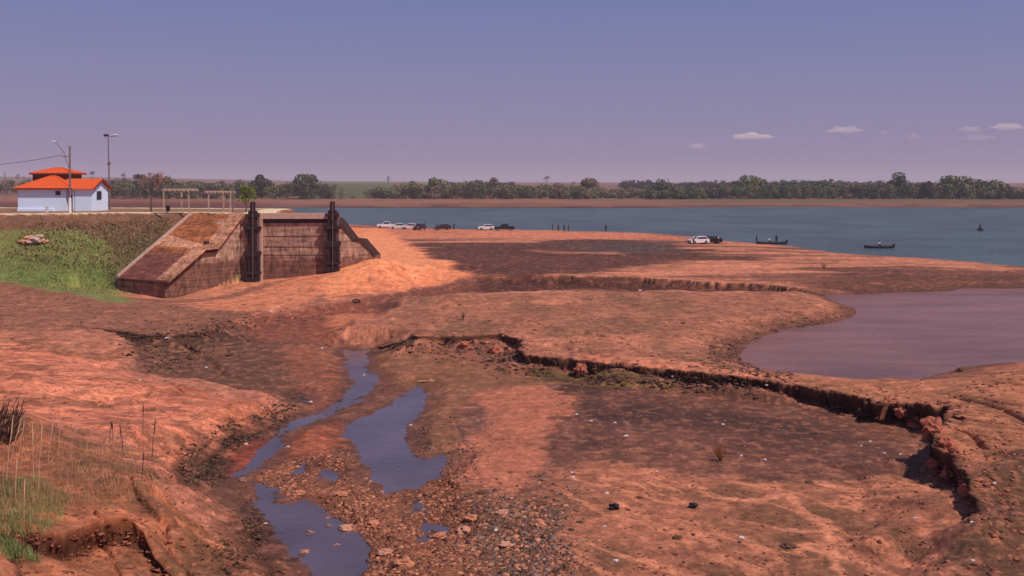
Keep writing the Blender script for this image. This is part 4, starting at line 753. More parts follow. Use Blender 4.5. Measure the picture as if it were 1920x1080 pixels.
M_skin = mat('skin', (150, 100, 80), .7, .05); M_hair = mat('hair', (30, 22, 20), .9, .1)
def person(lab, loc, rz, shirt, pants, pose='stand', arm=.15, group='people on the lake shore'):
    t = thing('person', lab, 'person', loc, rz, group)
    hip = .95 if pose == 'stand' else .52; V = []; E = []; Rr = []
    def add(p, r, par=None):
        V.append(p); Rr.append(r)
        if par is not None: E.append((par, len(V) - 1))
        return len(V) - 1
    pel = add((0, 0, hip), .14); ch = add((0, .0, hip + .28), .145, pel); sh = add((0, 0, hip + .48), .12, ch); nk = add((0, -.01, hip + .57), .06, sh); hd = add((0, -.02, hip + .68), .095, nk); add((0, -.015, hip + .79), .07, hd)
    for s_ in (-1, 1):
        if pose == 'stand': a = add((s_ * .1, 0, hip - .08), .09, pel); b = add((s_ * .12, -.02, hip - .48), .06, a); c = add((s_ * .13, .03, .09), .042, b); add((s_ * .14, -.12, .04), .035, c)
        else: a = add((s_ * .11, -.05, hip - .02), .09, pel); b = add((s_ * .15, -.42, hip + .03), .065, a); c = add((s_ * .14, -.5, .12), .045, b); add((s_ * .14, -.64, .06), .035, c)
        u = add((s_ * .2, 0, hip + .44), .055, sh); e_ = add((s_ * .26, -.04 - arm * .5, hip + .2), .042, u); f_ = add((s_ * .25, -.12 - arm * 1.6, hip + .02 + arm), .032, e_); hn = add((s_ * .25, -.17 - arm * 1.7, hip - .04 + arm), .03, f_)
        for k in range(4): add((s_ * (.235 + .012 * k), -.2 - arm * 1.7, hip - .1 + arm - .004 * k), .008, hn)
        add((s_ * .225, -.2 - arm * 1.7, hip - .04 + arm), .009, hn)
    me = bpy.data.meshes.new('body'); me.from_pydata(V, E, []); me.materials.append(M_skin); o = bpy.data.objects.new('body', me); C.objects.link(o); o.parent = t
    sk = o.modifiers.new('skin', 'SKIN'); 
    for i, r in enumerate(Rr): me.skin_vertices[0].data[i].radius = (r, r * (.75 if i in (0, 1, 2) else 1))
    me.skin_vertices[0].data[0].use_root = True; o.modifiers.new('sub', 'SUBSURF').levels = 1; o.modifiers['sub'].render_levels = 1
    MB().blob((0, .015, hip + .76), (.1, .105, .09), 3, 2, .05).build('hair', M_hair, t)
    f = MB(); f.add([(-.018, -.11, hip + .69), (.018, -.11, hip + .69), (0, -.15, hip + .68), (0, -.11, hip + .74)], [(0, 1, 2), (0, 2, 3), (1, 3, 2), (0, 3, 1)])
    f.build('nose', M_skin, t)
    sm_ = mat('cloth_%d_%d_%d' % shirt, shirt, .9, .1, 8); pm = mat('cloth_%d_%d_%d' % pants, pants, .9, .1, 8)
    def loft(P, n=12):
        m_ = MB(); vs = []
        for (c, rx, ry) in P: vs += [(c[0] + rx * math.cos(2 * math.pi * k / n), c[1] + ry * math.sin(2 * math.pi * k / n), c[2]) for k in range(n)]
        m_.add(vs, [(j * n + k, j * n + (k + 1) % n, (j + 1) * n + (k + 1) % n, (j + 1) * n + k) for j in range(len(P) - 1) for k in range(n)] + [tuple(range(n))[::-1], tuple(range((len(P) - 1) * n, len(P) * n))], True); return m_
    s = loft([((0, 0, hip - .06), .175, .14), ((0, 0, hip + .15), .165, .135), ((0, 0, hip + .38), .2, .14), ((0, 0, hip + .5), .16, .1), ((0, 0, hip + .55), .075, .07)])
    for s_ in (-1, 1): s.bar((s_ * .17, 0, hip + .46), (s_ * .26, -.04 - arm * .5, hip + .2), .075, .06, 10)
    s.build('shirt', sm_, t)
    p_ = MB()
    for s_ in (-1, 1):
        if pose == 'stand': p_.bar((s_ * .085, 0, hip + .04), (s_ * .12, -.02, hip - .48), .115, .08, 10); p_.bar((s_ * .12, -.02, hip - .47), (s_ * .13, .03, .12), .08, .06, 10)
        else: p_.bar((s_ * .09, .05, hip), (s_ * .15, -.44, hip + .03), .115, .085, 10); p_.bar((s_ * .15, -.42, hip + .04), (s_ * .14, -.5, .16), .085, .06, 10)
    p_.build('trousers', pm, t); return t
ppl = [(796, 430, (40, 36, 46), (36, 30, 40), 'person in dark clothes standing right of the dark red car'), (820, 430, (50, 34, 40), (30, 28, 36), 'person in dark clothes standing left of the small dark car'), (851, 430.5, (40, 40, 34), (40, 34, 30), 'person in dark clothes standing right of the small dark car'), (1036, 432.5, (44, 58, 66), (40, 36, 44), 'person standing at the water left of the group on the shore'),
       (1047, 433.5, (92, 40, 40), (38, 30, 40), 'person in a dark red shirt standing in the middle shore group'), (1058, 434, (60, 34, 40), (40, 30, 34), 'person standing next to the red shirted person on the shore'), (1066, 434.5, (96, 52, 50), (44, 34, 38), 'rightmost person of the middle shore group'), (1136, 435, (40, 34, 36), (34, 28, 30), 'lone person standing by the water between the groups'),
       (1347, 457.5, (190, 176, 160), (70, 60, 60), 'person in a pale shirt standing right of the black car'), (1300, 458, (206, 196, 200), (60, 40, 44), 'person in a white shirt standing left of the right-hand white car'), (1419, 458.5, (44, 40, 56), (36, 32, 46), 'person in dark clothes standing on the shore left of the moored boat')]
for px, py, a, b, lab in ppl: person(lab, gpix(px, py), random.uniform(-2, 2), a, b)
M_hull = mat('boat_hull', (34, 30, 42), .5, .1); M_seat = mat('boat_seat', (120, 110, 116), .7, .1); M_motor = mat('outboard', (30, 30, 34), .4, .1)
def boat(lab, loc, rz, L=5.6):
    t = thing('boat', lab, 'boat', loc, rz, 'small dark boats on the lake'); ns, nr = 13, 7; vs = []; fs = []; vi = []
    for i in range(ns):
        u = i / (ns - 1) * 2 - 1; wd = .68 * (1 - abs(u) ** 3.2) ** .7 + .05; z = .32 + .2 * abs(u) ** 2.5
        for j in range(nr): a = math.pi * j / (nr - 1); vs.append((u * L / 2, -wd * math.cos(a), z - (z + .12) * math.sin(a) ** .6))
    for i in range(ns - 1):
        for j in range(nr - 1): fs.append((i * nr + j, i * nr + j + 1, (i + 1) * nr + j + 1, (i + 1) * nr + j))
    h = MB(); h.add(vs, fs, True); o = h.build('hull', M_hull, t); s = o.modifiers.new('thick', 'SOLIDIFY'); s.thickness = .05
    for x in (-1.5, 0, 1.4): MB().box((x, 0, .26), (.3, 1.15, .05)).build('seat', M_seat, t)
    mo = MB().box((L / 2 + .05, 0, .55), (.3, .26, .36)).build('motor', M_motor, t); MB().box((L / 2 + .08, 0, .1), (.1, .08, .7)).build('shaft', M_motor, mo); return t
def onwater(px, py): x, d = unp(px, py, LAKE_Z); return Vector((x, d, LAKE_Z))
q = onwater(1447, 457.5); q.y -= 0; boat('dark boat moored at the shore beside the person on the right', (q.x, q.y, LAKE_Z + .03), .05, 5.8); person('person in a pale shirt sitting in the moored boat', q + Vector((-.5, 0, .02)), .3, (176, 176, 196), (60, 60, 80), 'sit', .15, 'people in boats'); person('person in dark clothes standing in the moored boat', q + Vector((.9, 0, .02)), 2.5, (40, 40, 54), (34, 32, 44), 'stand', .15, 'people in boats')
q = onwater(1648, 465); boat('dark canoe drifting on the lake with one pale-shirted person', (q.x, q.y, LAKE_Z + .03), -.04, 5.2); person('person in a pale shirt sitting in the drifting canoe', q + Vector((0, 0, .02)), .2, (178, 172, 190), (50, 48, 60), 'sit', .2, 'people in boats')
q = onwater(1838, 432); boat('tiny boat far out on the lake at the right', (q.x, q.y, LAKE_Z + .03), 1.2, 3.8); person('distant person standing in the tiny boat far out on the lake', q + Vector((0, 0, .02)), .2, (60, 60, 76), (40, 40, 50), 'stand', .2, 'people in boats')

# ---------------------------------------------------------------- stones, clods, litter
def ico_np():
    bm = bmesh.new(); bmesh.ops.create_icosphere(bm, subdivisions=1, radius=1); v = np.array([x.co[:] for x in bm.verts]); f = np.array([[y.index for y in x.verts] for x in bm.faces]); bm.free(); return v, f
IV, IF = ico_np()
def scatter(name, spots, label, c, group=None, cat='stones', tint=.35):
    """spots: list of (x,y,z,size); one mesh of many small angular stones"""
    n = len(spots); rs = np.random.default_rng(len(name) + n); sp = np.array(spots)
    V = IV[None] * (1 + .55 * rs.uniform(-1, 1, (n, 12 if len(IV) == 12 else len(IV), 1)))
    V = V * np.stack([rs.uniform(.7, 1.35, n), rs.uniform(.7, 1.35, n), rs.uniform(.28, .6, n)], -1)[:, None]
    a = rs.uniform(0, 6.28, n); ca, sa = np.cos(a)[:, None], np.sin(a)[:, None]; V = np.stack([V[..., 0] * ca - V[..., 1] * sa, V[..., 0] * sa + V[..., 1] * ca, V[..., 2]], -1)
    V = V * sp[:, 3][:, None, None] + sp[:, None, :3]; Fc = (IF[None] + (np.arange(n) * len(IV))[:, None, None]).reshape(-1, 3)
    me = bpy.data.meshes.new(name); V = V.reshape(-1, 3).astype(np.float32); me.vertices.add(len(V)); me.vertices.foreach_set('co', V.ravel()); me.loops.add(Fc.size); me.loops.foreach_set('vertex_index', Fc.ravel().astype(np.int32))
    me.polygons.add(len(Fc)); me.polygons.foreach_set('loop_start', np.arange(0, Fc.size, 3, dtype=np.int32)); me.polygons.foreach_set('loop_total', np.full(len(Fc), 3, np.int32)); me.update(calc_edges=True)
    me.materials.append(c); o = bpy.data.objects.new(name, me); C.objects.link(o); tag(o, label, cat, group, 'stuff'); return o
def inpoly(P, x, y):
    r = False
    for i in range(len(P)):
        (ax, ay), (bx, by) = P[i], P[(i + 1) % len(P)]
        if (ay > y) != (by > y) and x < (bx - ax) * (y - ay) / (by - ay) + ax: r = not r
    return r
def rpoly(P, n, smin, smax, rnd, power=5, wet=False, jit=12):
    xs = [p[0] for p in P]; ys = [p[1] for p in P]; out = []; tries = 0
    while len(out) < n and tries < n * 20:
        tries += 1; x = rnd.uniform(min(xs), max(xs)); y = rnd.uniform(min(ys), max(ys))
        if not inpoly(P, x, y): continue
        q = gpix(x, y); 
        if not wet and q.z < STREAM_Z + .0 and q.y < 80: continue
        if mnoise.noise(Vector((q.x * .6, q.y * .35, 3))) < rnd.uniform(-.45, .25): continue
        x += rnd.gauss(0, jit); y += rnd.gauss(0, jit * .6); q = gpix(x, y)
        if not wet and q.z < STREAM_Z and q.y < 80: continue
        s = smin + (smax - smin) * rnd.random() ** power; out.append((q.x, q.y, q.z - s * .06, s))
    return out
rd = random.Random(3)
def stonemat(name, c, isl=.45): return mat(name, c, .9, .25, 6, spec=.2, island=isl)
M_st1 = stonemat('rusty_stone', (160, 104, 78), .75); M_st2 = stonemat('grey_stone', (118, 92, 82), .7); M_st3 = stonemat('dark_clod', (84, 58, 44), .8); M_st4 = stonemat('pale_stone', (172, 122, 100), .5); M_st5 = stonemat('soil_clod', (140, 84, 64), .6)
g1 = [(470, 900), (560, 862), (640, 850), (700, 915), (780, 925), (850, 870), (900, 925), (880, 1000), (900, 1090), (690, 1090), (640, 975), (540, 930)]
scatter('gravel', rpoly(g1, 11000, .015, .12, rd, 7), 'rusty brown gravel and cobbles in the stream bed', M_st1); scatter('gravel', rpoly(g1, 4200, .015, .11, rd, 5), 'darker brown cobbles mixed into the stream bed', M_st5)
g2 = [(880, 930), (960, 900), (1060, 900), (1070, 1090), (880, 1090)]; scatter('gravel', rpoly(g2, 2600, .02, .13, rd, 5, jit=28), 'grey rubble right of the stream', M_st2); scatter('gravel', rpoly(g2, 3000, .02, .13, rd, 5, jit=28), 'rusty stones in the grey rubble', M_st1)
g3 = [(800, 780), (920, 770), (960, 830), (880, 880), (780, 850)]; scatter('gravel', rpoly(g3, 700, .03, .09, rd), 'small stones beside the right arm of the stream', M_st2)
clod = []
for P, n, a, b in [([(560, 735), (545, 790), (450, 830), (400, 905), (330, 885), (370, 835), (430, 795), (520, 765)], 6500, .015, .12), ([(455, 925), (485, 960), (500, 1020), (480, 1050), (470, 1000)], 1000, .015, .1), ([(380, 1040), (450, 1005), (480, 1050), (440, 1090), (380, 1085)], 700, .015, .1), ([(230, 630), (380, 605), (450, 590), (560, 585), (620, 600), (500, 610), (420, 660), (290, 700), (250, 670)], 2600, .02, .18), ([(680, 640), (980, 650), (1000, 690), (1400, 712), (1420, 740), (1000, 705), (760, 655)], 2200, .03, .2)]: clod += rpoly(P, n, a, b, rd)
scatter('soil_clods', clod, 'dark broken clods of soil along the cut banks', M_st3, cat='soil clods')
cl2 = []
for P, n, a, b in [([(1080, 760), (1500, 730), (1720, 850), (1780, 920), (1790, 1080), (1000, 1080), (1040, 900)], 3600, .015, .09), ([(0, 640), (240, 690), (540, 745), (340, 880), (450, 950), (560, 1080), (0, 1080)], 3800, .015, .1), ([(760, 560), (1560, 560), (1400, 650), (1380, 690), (1000, 660), (760, 625)], 2200, .03, .16), ([(1560, 740), (1920, 690), (1920, 1080), (1800, 1080), (1830, 960)], 2200, .02, .13), ([(0, 545), (300, 565), (540, 575), (400, 630), (0, 630)], 1200, .03, .18)]: cl2 += rpoly(P, n, a, b, rd)
scatter('soil_clods', cl2, 'small reddish clods scattered over the dried lake bed', M_st5, cat='soil clods')
shr = rpoly([(1330, 650), (1480, 605), (1600, 575), (1615, 590), (1500, 622), (1420, 640), (1395, 665), (1395, 690), (1500, 705), (1480, 715), (1330, 690)], 2600, .03, .16, rd); scatter('soil_clods', shr, 'dark crumbly soil along the pond margin', M_st3, cat='soil clods')
wl = rpoly([(1040, 730), (1450, 735), (1650, 800), (1700, 900), (1300, 900), (1060, 850)], 420, .015, .06, rd); wl += rpoly([(560, 650), (850, 700), (900, 1080), (700, 1080), (540, 850)], 160, .02, .06, rd); wl += rpoly([(1000, 880), (1800, 920), (1780, 1080), (1000, 1080)], 200, .015, .05, rd); wl += rpoly([(230, 620), (640, 560), (600, 720), (360, 740), (300, 700)], 120, .02, .09, rd)
scatter('pale_pebbles', wl, 'pale pebbles and shell bits sprinkled over the dark mud', M_st4, cat='pebbles')

# larger rocks one can point at
def rock(lab, px, py, s, m, seed, flat=.5, name='rock', group=None):
    q = gpix(px, py); t = MB().blob((0, 0, s * flat * .45), (s, s * .8, s * flat), seed, 3, .34, True).build(name, m, None, q); tag(t, lab, 'rock' if name == 'rock' else name.replace('_', ' '), group); return t
RK = [(562, 925, .3, M_st1, 'orange flat boulder at the head of the lower stream pool'), (825, 1008, .3, M_st1, 'big tan boulder beside the small pool right of the stream'), (870, 998, .3, M_st4, 'pinkish pale boulder right of the tan boulder'), (940, 962, .3, M_st4, 'pale flat rock at the top of the grey rubble'), (884, 974, .3, M_st1, 'tan rock above the pale boulders'), (946, 1025, .3, M_st4, 'pale rock lying in the grey rubble'), (1010, 985, .28, M_st1, 'rusty rock at the right rim of the rubble'), (580, 1002, .2, M_st2, 'small wet rock in the middle of the lower stream pool'), (616, 988, .18, M_st2, 'small rock near the right side of the lower stream pool'), (572, 1036, .2, M_st1, 'flat rock low in the lower stream pool'), (632, 1024, .2, M_st1, 'flat rock at the right margin of the lower stream pool'),
      (648, 994, .3, M_st4, 'pale rock where gravel meets the lower stream pool'), (430, 668, .35, M_st3, 'dark lump near the rubble bank on the left'), (668, 566, .5, M_st3, 'dark boulder in the channel below the orange sand bank'), (1802, 696, .38, M_st3, 'dark square rock at the pond edge on the right hump'), (455, 902, .22, M_st2, 'grey rock at the tip of the left stream arm'), (905, 925, .3, M_st3, 'dark flat rock above the rubble'), (1270, 1010, .2, M_st3, 'dark stone near the bottom centre mud'), (1480, 1025, .3, M_st3, 'dark flat stone in the pale rills'), (1518, 905, .22, M_st3, 'small dark stone on the dark mud flat'), (760, 1060, .35, M_st1, 'brown rock in the gravel right of the lower stream pool'), (700, 985, .3, M_st1, 'rust coloured rock in the middle of the gravel bar'), (640, 930, .3, M_st1, 'brown rock on the upper gravel bar'), (720, 1040, .28, M_st4, 'pale brown rock in the lower gravel')]
for i, (px, py, s, m_, lab) in enumerate(RK): rock(lab, px, py, s * .78, m_, i + 3, .55 if 'flat' not in lab else .32)
BK = [(1665, 760, .25, 'small crumbled block where the long cut bank turns'), (1775, 838, .3, 'soil block in the middle notch of the right cut bank'), (1812, 925, .22, 'small block near the lower end of the right cut bank'), (1690, 776, .3, 'fallen reddish block of soil under the far end of the right cut bank'), (1748, 812, .42, 'large rounded soil pillar standing free in the dark right cut bank'), (1715, 800, .28, 'soil block left of the free-standing pillar'), (1752, 874, .22, 'small fallen soil block in the lower right cut bank'), (1776, 894, .2, 'reddish soil block between the dark gaps of the right cut bank'), (1790, 850, .2, 'soil block on the rim of the right cut bank'), (930, 662, .42, 'orange slumped soil block under the step of the long cut bank'), (870, 652, .35, 'broken soil block under the long cut bank'), (1090, 700, .4, 'slumped dark soil block midway along the long cut bank')]
for i, (px, py, s, lab) in enumerate(BK): rock(lab, px, py, s, M_blk if False else ground.data.materials[0] if False else mat('block_soil', (176, 104, 80), .95, .3, 4, spec=.1, bump=.5), 60 + i, .95, 'soil_block')
M_lit = mat('white_plastic', (214, 196, 192), .6, .1, 5)
def litter(lab, px, py, s, i, group):
    q = gpix(px, py); r2 = random.Random(i); mb = MB(); n = 9; vs = [(0, 0, s * .6)]
    for k in range(n): a = 2 * math.pi * k / n; rr = s * r2.uniform(.6, 1.1); vs.append((math.cos(a) * rr, math.sin(a) * rr * .8, s * r2.uniform(.1, .45)))
    for k in range(n): a = 2 * math.pi * (k + .5) / n; rr = s * r2.uniform(.7, 1.2); vs.append((math.cos(a) * rr, math.sin(a) * rr * .8, -.01))
    fs = [(0, 1 + k, 1 + (k + 1) % n) for k in range(n)] + [(1 + k, 1 + n + k, 1 + n + (k + 1) % n, 1 + (k + 1) % n) for k in range(n)] + [tuple(range(n + 1, 2 * n + 1))[::-1]]
    mb.add(vs, fs); o = mb.build('plastic_bag', M_lit, None, q); tag(o, lab, 'plastic bag', group); return o
LT = [(1174, 818, .17, 'crumpled white bag on the dark mud right of the sandbar'), (1356, 796, .13, 'white bag on the dark mud above the dry orange shrub'), (1108, 790, .13, 'small white bag at the rim of the sandbar'), (1153, 793, .13, 'white scrap between two bags near the sandbar rim'), (1082, 777, .12, 'white scrap at the upper tip of the sandbar rim'), (1074, 895, .12, 'white scrap low on the sandbar beside the rubble'), (1072, 886, .1, 'smaller white scrap just above another beside the rubble'), (1134, 987, .1, 'small white scrap in the bottom centre mud'), (1232, 884, .08, 'tiny white scrap on the pale mud patch'), (1138, 925, .12, 'pale scrap above the black bag'), (1390, 1008, .14, 'pale litter beside the pale rills'), (1155, 1052, .14, 'white scrap near the bottom edge centre'), (1434, 862, .11, 'white strip right of the dry orange shrub'), (1390, 855, .1, 'white strip just right of the dry orange shrub base'), (1615, 836, .09, 'white scrap on the right of the dark mud flat'), (1632, 828, .1, 'upright white scrap on the right of the dark mud flat'), (1658, 850, .12, 'flat white scrap below the right cut bank'), (1688, 852, .1, 'rightmost white scrap below the right cut bank'), (1716, 972, .1, 'white scrap on the red mud at the right'), (1863, 906, .1, 'white scrap on the brown slope at far right'), (1822, 979, .09, 'white scrap at the foot of the right cut bank'), (1824, 1051, .09, 'white scrap at the bottom right'), (1437, 722, .14, 'white scrap under the long cut bank'), (1502, 728, .14, 'pinkish white scrap further right under the long cut bank'), (1262, 706, .14, 'white scrap at the middle of the long cut bank'), (313, 634, .2, 'white scrap among the rubble of the left bank'), (508, 584, .22, 'white scrap on the rubble slope near the channel'), (521, 575, .18, 'smaller white scrap above another near the channel'), (387, 689, .16, 'pale flat scrap on the dark mud at left'), (262, 713, .14, 'white scrap on the left red sand bank'), (492, 783, .11, 'white scrap on the dark rubble band'), (492, 765, .1, 'small pale scrap above the dark rubble band'), (583, 754, .14, 'white scrap beside the small blue puddle'), (683, 704, .15, 'white scrap in the head of the left stream arm'), (603, 653, .15, 'white scrap in the brown channel'), (540, 838, .11, 'white scrap on the red spit of the stream'), (460, 833, .13, 'pale scrap beside the red mud patch'), (498, 982, .1, 'white scrap at the left margin of the lower pool'), (930, 994, .12, 'white scrap in the grey rubble'), (1200, 545, .28, 'pale lump in the far ditch'), (770, 797, .11, 'pale scrap between the two stream arms')]
for i, (px, py, s, lab) in enumerate(LT): litter(lab, px, py, s * .8, i, 'white litter on the lake bed')
def blackthing(lab, px, py, s, i): q = gpix(px, py); t = MB().blob((0, 0, s * .5), (s, s * .7, s * .6), i, 3, .5).build('rubbish_bag', M_black, None, q); tag(t, lab, 'rubbish bag', 'black rubbish bags')
blackthing('black torn bag near the centre of the lower mud', 1300, 952, .15, 2); blackthing('black bag with a white scrap beside it left of centre', 1152, 955, .17, 5)
# white strip of dried foam lines is soil colour; a plank lies by the stream
M_wood = mat('weathered_wood', (190, 150, 112), .9, .2, 6); q = gpix(800, 716); o = MB().box((0, 0, .05), (1.1, .12, .06), .1).box((.3, .05, .09), (.5, .1, .05), .5).build('driftwood', M_wood, None, q); tag(o, 'pale driftwood board beside the top of the right stream arm', 'driftwood')

# ---------------------------------------------------------------- grass and stalks
def blades(name, spots, label, m, cat='grass'):
    V = []; Fc = []; r2 = random.Random(len(spots))
    for (x, y, z, h, lean, wd) in spots:
        a = r2.uniform(0, 6.28); dx, dy = math.cos(a), math.sin(a); l = lean * h * r2.uniform(.3, 1); b = r2.uniform(0, 6.28); lx, ly = math.cos(b) * l, math.sin(b) * l; o = len(V)
        V += [(x - dx * wd, y - dy * wd, z - .02), (x + dx * wd, y + dy * wd, z - .02), (x + lx * .4 + dx * wd * .7, y + ly * .4 + dy * wd * .7, z + h * .6), (x + lx * .4 - dx * wd * .7, y + ly * .4 - dy * wd * .7, z + h * .6), (x + lx, y + ly, z + h)]
        Fc += [(o, o + 1, o + 2, o + 3), (o + 3, o + 2, o + 4)]
    mb = MB(); mb.add(V, Fc); me = bpy.data.meshes.new(name); me.from_pydata(mb.v, [], mb.f); me.materials.append(m); o = bpy.data.objects.new(name, me); C.objects.link(o); tag(o, label, cat, None, 'stuff'); return o
def gspots(P, n, h0, h1, lean, wd, rnd, thr=.1, sc=.5):
    xs = [p[0] for p in P]; ys = [p[1] for p in P]; out = []; t_ = 0
    while len(out) < n and t_ < n * 15:
        t_ += 1; x = rnd.uniform(min(xs), max(xs)); y = rnd.uniform(min(ys), max(ys))
        if not inpoly(P, x, y): continue
        q = gpix(x, y)
        if mnoise.noise(Vector((q.x * sc, q.y * sc, 9))) < rnd.uniform(-.5, thr): continue
        out.append((q.x + rnd.uniform(-.1, .1), q.y + rnd.uniform(-.1, .1), q.z, rnd.uniform(h0, h1), lean, wd))
    return out
M_g1 = mat('slope_grass', (158, 136, 94), .9, .4, .4, spec=.1, island=.45); M_g2 = mat('fresh_grass', (136, 142, 88), .9, .45, .5, spec=.1, island=.35); M_g3 = mat('dry_grass', (176, 128, 98), .9, .3, .5, spec=.1, island=.4); M_g4 = mat('dark_weeds', (104, 86, 62), .9, .3, .5, spec=.1, island=.4)
scatter_poly = [(0, 415), (330, 410), (300, 440), (230, 515), (240, 545), (100, 530), (0, 520)]
blades('slope_grass', gspots([(0, 440), (120, 425), (320, 415), (290, 450), (225, 520), (0, 505)], 5000, .05, .18, .8, .045, rd, -.2, .8), 'patchy olive grass and weeds on the embankment slope', M_g1)
blades('slope_grass', gspots([(0, 478), (120, 480), (215, 505), (250, 552), (180, 552), (80, 540), (0, 524)], 7500, .05, .2, .7, .04, rd, -.05, .45), 'bright green grass along the foot of the embankment', M_g2)
blades('slope_grass', gspots([(0, 405), (340, 404), (240, 500), (0, 480)], 3500, .05, .16, .7, .04, rd, -.1, .8), 'dry straw coloured grass on the embankment slope', M_g3)
blades('slope_weeds', gspots([(60, 420), (330, 412), (250, 500), (150, 510), (0, 480)], 1700, .1, .28, .8, .09, rd, -.25, .9), 'dark weeds scattered on the embankment slope', M_g4, 'weeds')
blades('bank_grass', gspots([(0, 905), (70, 895), (130, 930), (120, 975), (70, 1005), (0, 1010)], 2600, .05, .3, .8, .006, rd, -.1, 2.2), 'green grass on the near left bank', M_g2)
blades('bank_grass', gspots([(0, 1000), (50, 1030), (75, 1055), (0, 1045)], 2200, .04, .12, .7, .008, rd, .1, 1.6), 'short green grass at the bottom left corner', M_g2)
blades('bank_grass', gspots([(0, 800), (150, 800), (260, 860), (280, 900), (180, 960), (0, 960)], 5000, .05, .3, .6, .006, rd, .1, .8), 'dry straw grass on the near left bank', M_g3)
blades('bank_grass', gspots([(150, 830), (320, 840), (300, 930), (200, 960), (100, 900)], 1500, .04, .18, .6, .008, rd, -.1, .8), 'low grey green tufts on the near left bank', M_g1)
M_straw = mat('straw', (216, 170, 138), .9, .15, 5); M_stick = mat('dark_stick', (82, 50, 44), .9, .2, 5)
def stalk(lab, px, py, hpx, lean, m, r=.012, knots=False, group='dry stalks on the near left bank'):
    q = gpix(px, py); d = q.y; h = hpx / F * d; t = thing('dry_stalk', lab, 'stalk', q, 0, group); L = lean / F * d
    MB().tube([(0, 0, -.05), (L * .3, 0, h * .4), (L * .7, .02, h * .75), (L, .03, h)], [r, r * .9, r * .7, r * .4], 5).build('stem', m, t)
    hd = MB()
    for k in range(4): z = h * (.62 + .1 * k); 0
    hd.tube([(L * .62, .015, h * .6), (L * .75, .02, h * .75), (L * .88, .025, h * .9), (L, .03, h * 1.02)], [r * .9, r * 1.9, r * 1.6, r * .4], 5)
    hd.build('seed_head', m, t)
for i, (px, py, hp_, ln, m_, lab) in enumerate([(266, 902, 55, 3, M_stick, 'dark upright stick standing nearest the bank rim'), (232, 856, 60, -8, M_stick, 'dark leaning stick left of the tall pair'), (268, 815, 60, 0, M_stick, 'tall thin dark stick in the middle of the sticks'), (285, 858, 72, 6, M_stick, 'tall dark stick furthest right on the near bank'), (205, 830, 40, 4, M_stick, 'dark bent stick at the left of the group of sticks'), (212, 826, 34, -2, M_stick, 'short dark stick touching the bent stick'),
      (72, 925, 130, 6, M_straw, 'tallest pale straw stalk by the green grass'), (63, 905, 110, -3, M_straw, 'pale stalk left of the tallest straw'), (28, 940, 80, 3, M_straw, 'pale stalk standing in the green grass at left'), (12, 900, 120, 12, M_straw, 'pale leaning stalk near the left edge'), (45, 980, 80, 0, M_straw, 'pale stalk low in the green grass'), (90, 870, 90, 10, M_straw, 'pale stalk behind the green grass'), (130, 860, 75, 16, M_straw, 'pale stalk leaning right over the bank'), (110, 840, 60, 4, M_straw, 'short pale stalk behind the leaning straw'), (160, 850, 45, 12, M_straw, 'short pale stalk toward the dark sticks'), (190, 852, 40, 14, M_straw, 'thin pale stalk beside the bent dark stick'), (20, 870, 90, 20, M_straw, 'pale slanted stalk by the dark brush'), (36, 850, 60, 9, M_straw, 'short pale stalk right of the dark brush')]): stalk(lab, px, py, hp_, ln, m_, .013 if m_ is M_stick else .011)
q = gpix(4, 830); br = thing('dead_brush', 'clump of dark dead canes leaning at the left edge', 'brush', q); r2 = random.Random(4); mb = MB(); d = q.y
for k in range(60): x = r2.uniform(-.55, .4); h = r2.uniform(.5, 1.6); l = r2.uniform(.15, .45); y = r2.uniform(-.3, .3); mb.tube([(x, y, -.05), (x + l * .4, y, h * .5), (x + l, y, h)], [.016, .014, 0.0156], 5)
mb.tube([(-.2, 0, 0), (.1, 0, .9), (.65, 0, 1.75)], [.014, .012, 0.013], 5); mb.build('canes', M_stick, br)
lfm = MB()
for k in range(240): c = Vector((r2.uniform(-.5, .6), r2.uniform(-.3, .3), r2.uniform(.1, 1.0))); s_ = r2.uniform(.02, .06); lfm.add([c, c + Vector((s_, s_, s_ * 2)), c + Vector((s_ * .5, -s_, s_ * 3))], [(0, 1, 2)])
lfm.build('dead_leaves', M_g4, br)
def shrub(lab, px, py, h, wd, m, seed, n=300):
    q = gpix(px, py); t = thing('dry_shrub', lab, 'shrub', q); r3 = random.Random(seed); s = MB(); l = MB()
    for k in range(26):
        a = r3.uniform(0, 6.28); rr = r3.uniform(.2, 1) * wd / 2; hh = h * r3.uniform(.5, 1); s.tube([(0, 0, 0), (math.cos(a) * rr * .5, math.sin(a) * rr * .5, hh * .55), (math.cos(a) * rr, math.sin(a) * rr, hh)], [.012, .008, .003], 4)
        for j in range(n // 26): u = r3.uniform(.4, 1); c = Vector((math.cos(a) * rr * u, math.sin(a) * rr * u, hh * u)) + Vector((r3.uniform(-.06, .06), r3.uniform(-.06, .06), 0)); e = .03; l.add([c, c + Vector((e, 0, e)), c + Vector((0, e, e * 1.5))], [(0, 1, 2)])
    s.build('stems', M_stick, t); l.build('leaves', m, t)
shrub('dry orange shrub standing on the dark mud flat', 1350, 865, .75, .9, leafmat('orange_leaf', (150, 90, 48)), 3)
shrub('sparse dry weed on the peninsula above the cut bank', 868, 600, .9, .7, M_g3, 4, 120); shrub('sparse dry weed on the far plain at right', 1545, 505, 1.1, 1.6, M_g4, 5, 160)

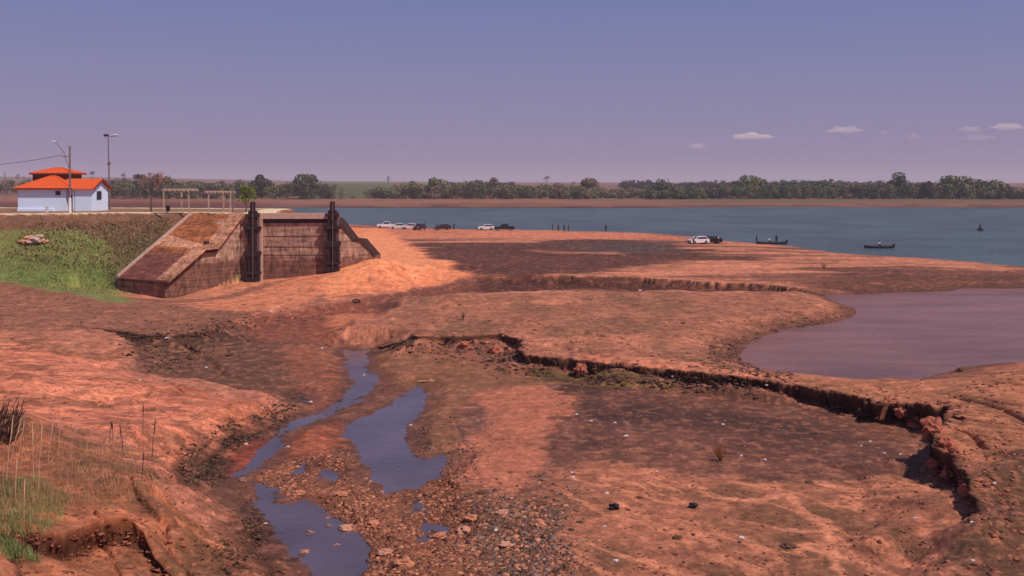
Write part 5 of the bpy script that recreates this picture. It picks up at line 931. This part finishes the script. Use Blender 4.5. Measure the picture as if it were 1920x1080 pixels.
# ---------------------------------------------------------------- clouds and haze
def cloud(lab, px, py, wpx, hpx, dens, seed):
    d = 9000.0; x = (px - 960) / F * d; z = -(py - HY) / F * d; W, H = wpx / F * d / 2, hpx / F * d / 2; r3 = random.Random(seed)
    bm = bmesh.new(); bmesh.ops.create_icosphere(bm, subdivisions=4, radius=1)
    for v in bm.verts:
        k = 1 + .55 * mnoise.noise(v.co * 1.6 + Vector((seed, 0, 0))) + .25 * mnoise.noise(v.co * 4 + Vector((0, seed, 0))); c = v.co * k; v.co = (c.x * W, c.y * W * .7, c.z * H * (1 if c.z > 0 else .55))
    me = bpy.data.meshes.new('cloud'); bm.to_mesh(me); bm.free(); m = bpy.data.materials.new('cloud_vapour'); m.use_nodes = True; t = m.node_tree; t.nodes.clear(); o_ = t.nodes.new('ShaderNodeOutputMaterial'); pv = t.nodes.new('ShaderNodeVolumePrincipled'); pv.inputs['Color'].default_value = (1, .93, .92, 1); pv.inputs['Density'].default_value = dens * .6; pv.inputs['Anisotropy'].default_value = -.35
    t.links.new(pv.outputs[0], o_.inputs['Volume']); me.materials.append(m); o = bpy.data.objects.new('cloud', me); C.objects.link(o); o.location = (x, d, z); tag(o, lab, 'cloud', 'small clouds low in the sky')
for i, (px, py, w_, h_, dn, lab) in enumerate([(1409, 257, 72, 15, 0.0286, 'brightest flat pink cloud, leftmost of the row over the lake'), (1584, 245, 56, 17, 0.0182, 'soft pink cloud second from the left in the row'), (1712, 257, 30, 14, .006, 'small faint cloud in the middle of the row'), (1836, 259, 60, 12, .005, 'low pinkish cloud under the rightmost pair'), (1890, 239, 56, 15, 0.0208, 'rightmost cloud at the edge of the sky'), (1818, 243, 46, 12, 0.0091, 'faint cloud left of the rightmost cloud'), (1308, 275, 28, 12, 0.0156, 'tiny faint cloud left of the brightest cloud'), (1658, 249, 22, 9, 0.0078, 'barely visible wisp between two clouds')]): cloud(lab, px, py, w_, h_, dn, i + 1)
hz = MB().box((0, 3000 - 100, 30), (26000, 12600, 90)).build('haze', None if False else mat('tmp', (1, 1, 1)))
hz.data.materials.clear(); hm = bpy.data.materials.new('haze_air'); hm.use_nodes = True; t = hm.node_tree; t.nodes.clear(); o_ = t.nodes.new('ShaderNodeOutputMaterial'); pv = t.nodes.new('ShaderNodeVolumePrincipled'); pv.inputs['Color'].default_value = (.9, .85, .93, 1); pv.inputs['Density'].default_value = .00019; t.links.new(pv.outputs[0], o_.inputs['Volume']); hz.data.materials.append(hm)
hz['kind'] = 'stuff'; hz['label'] = 'pale lilac haze over the lake and far country'
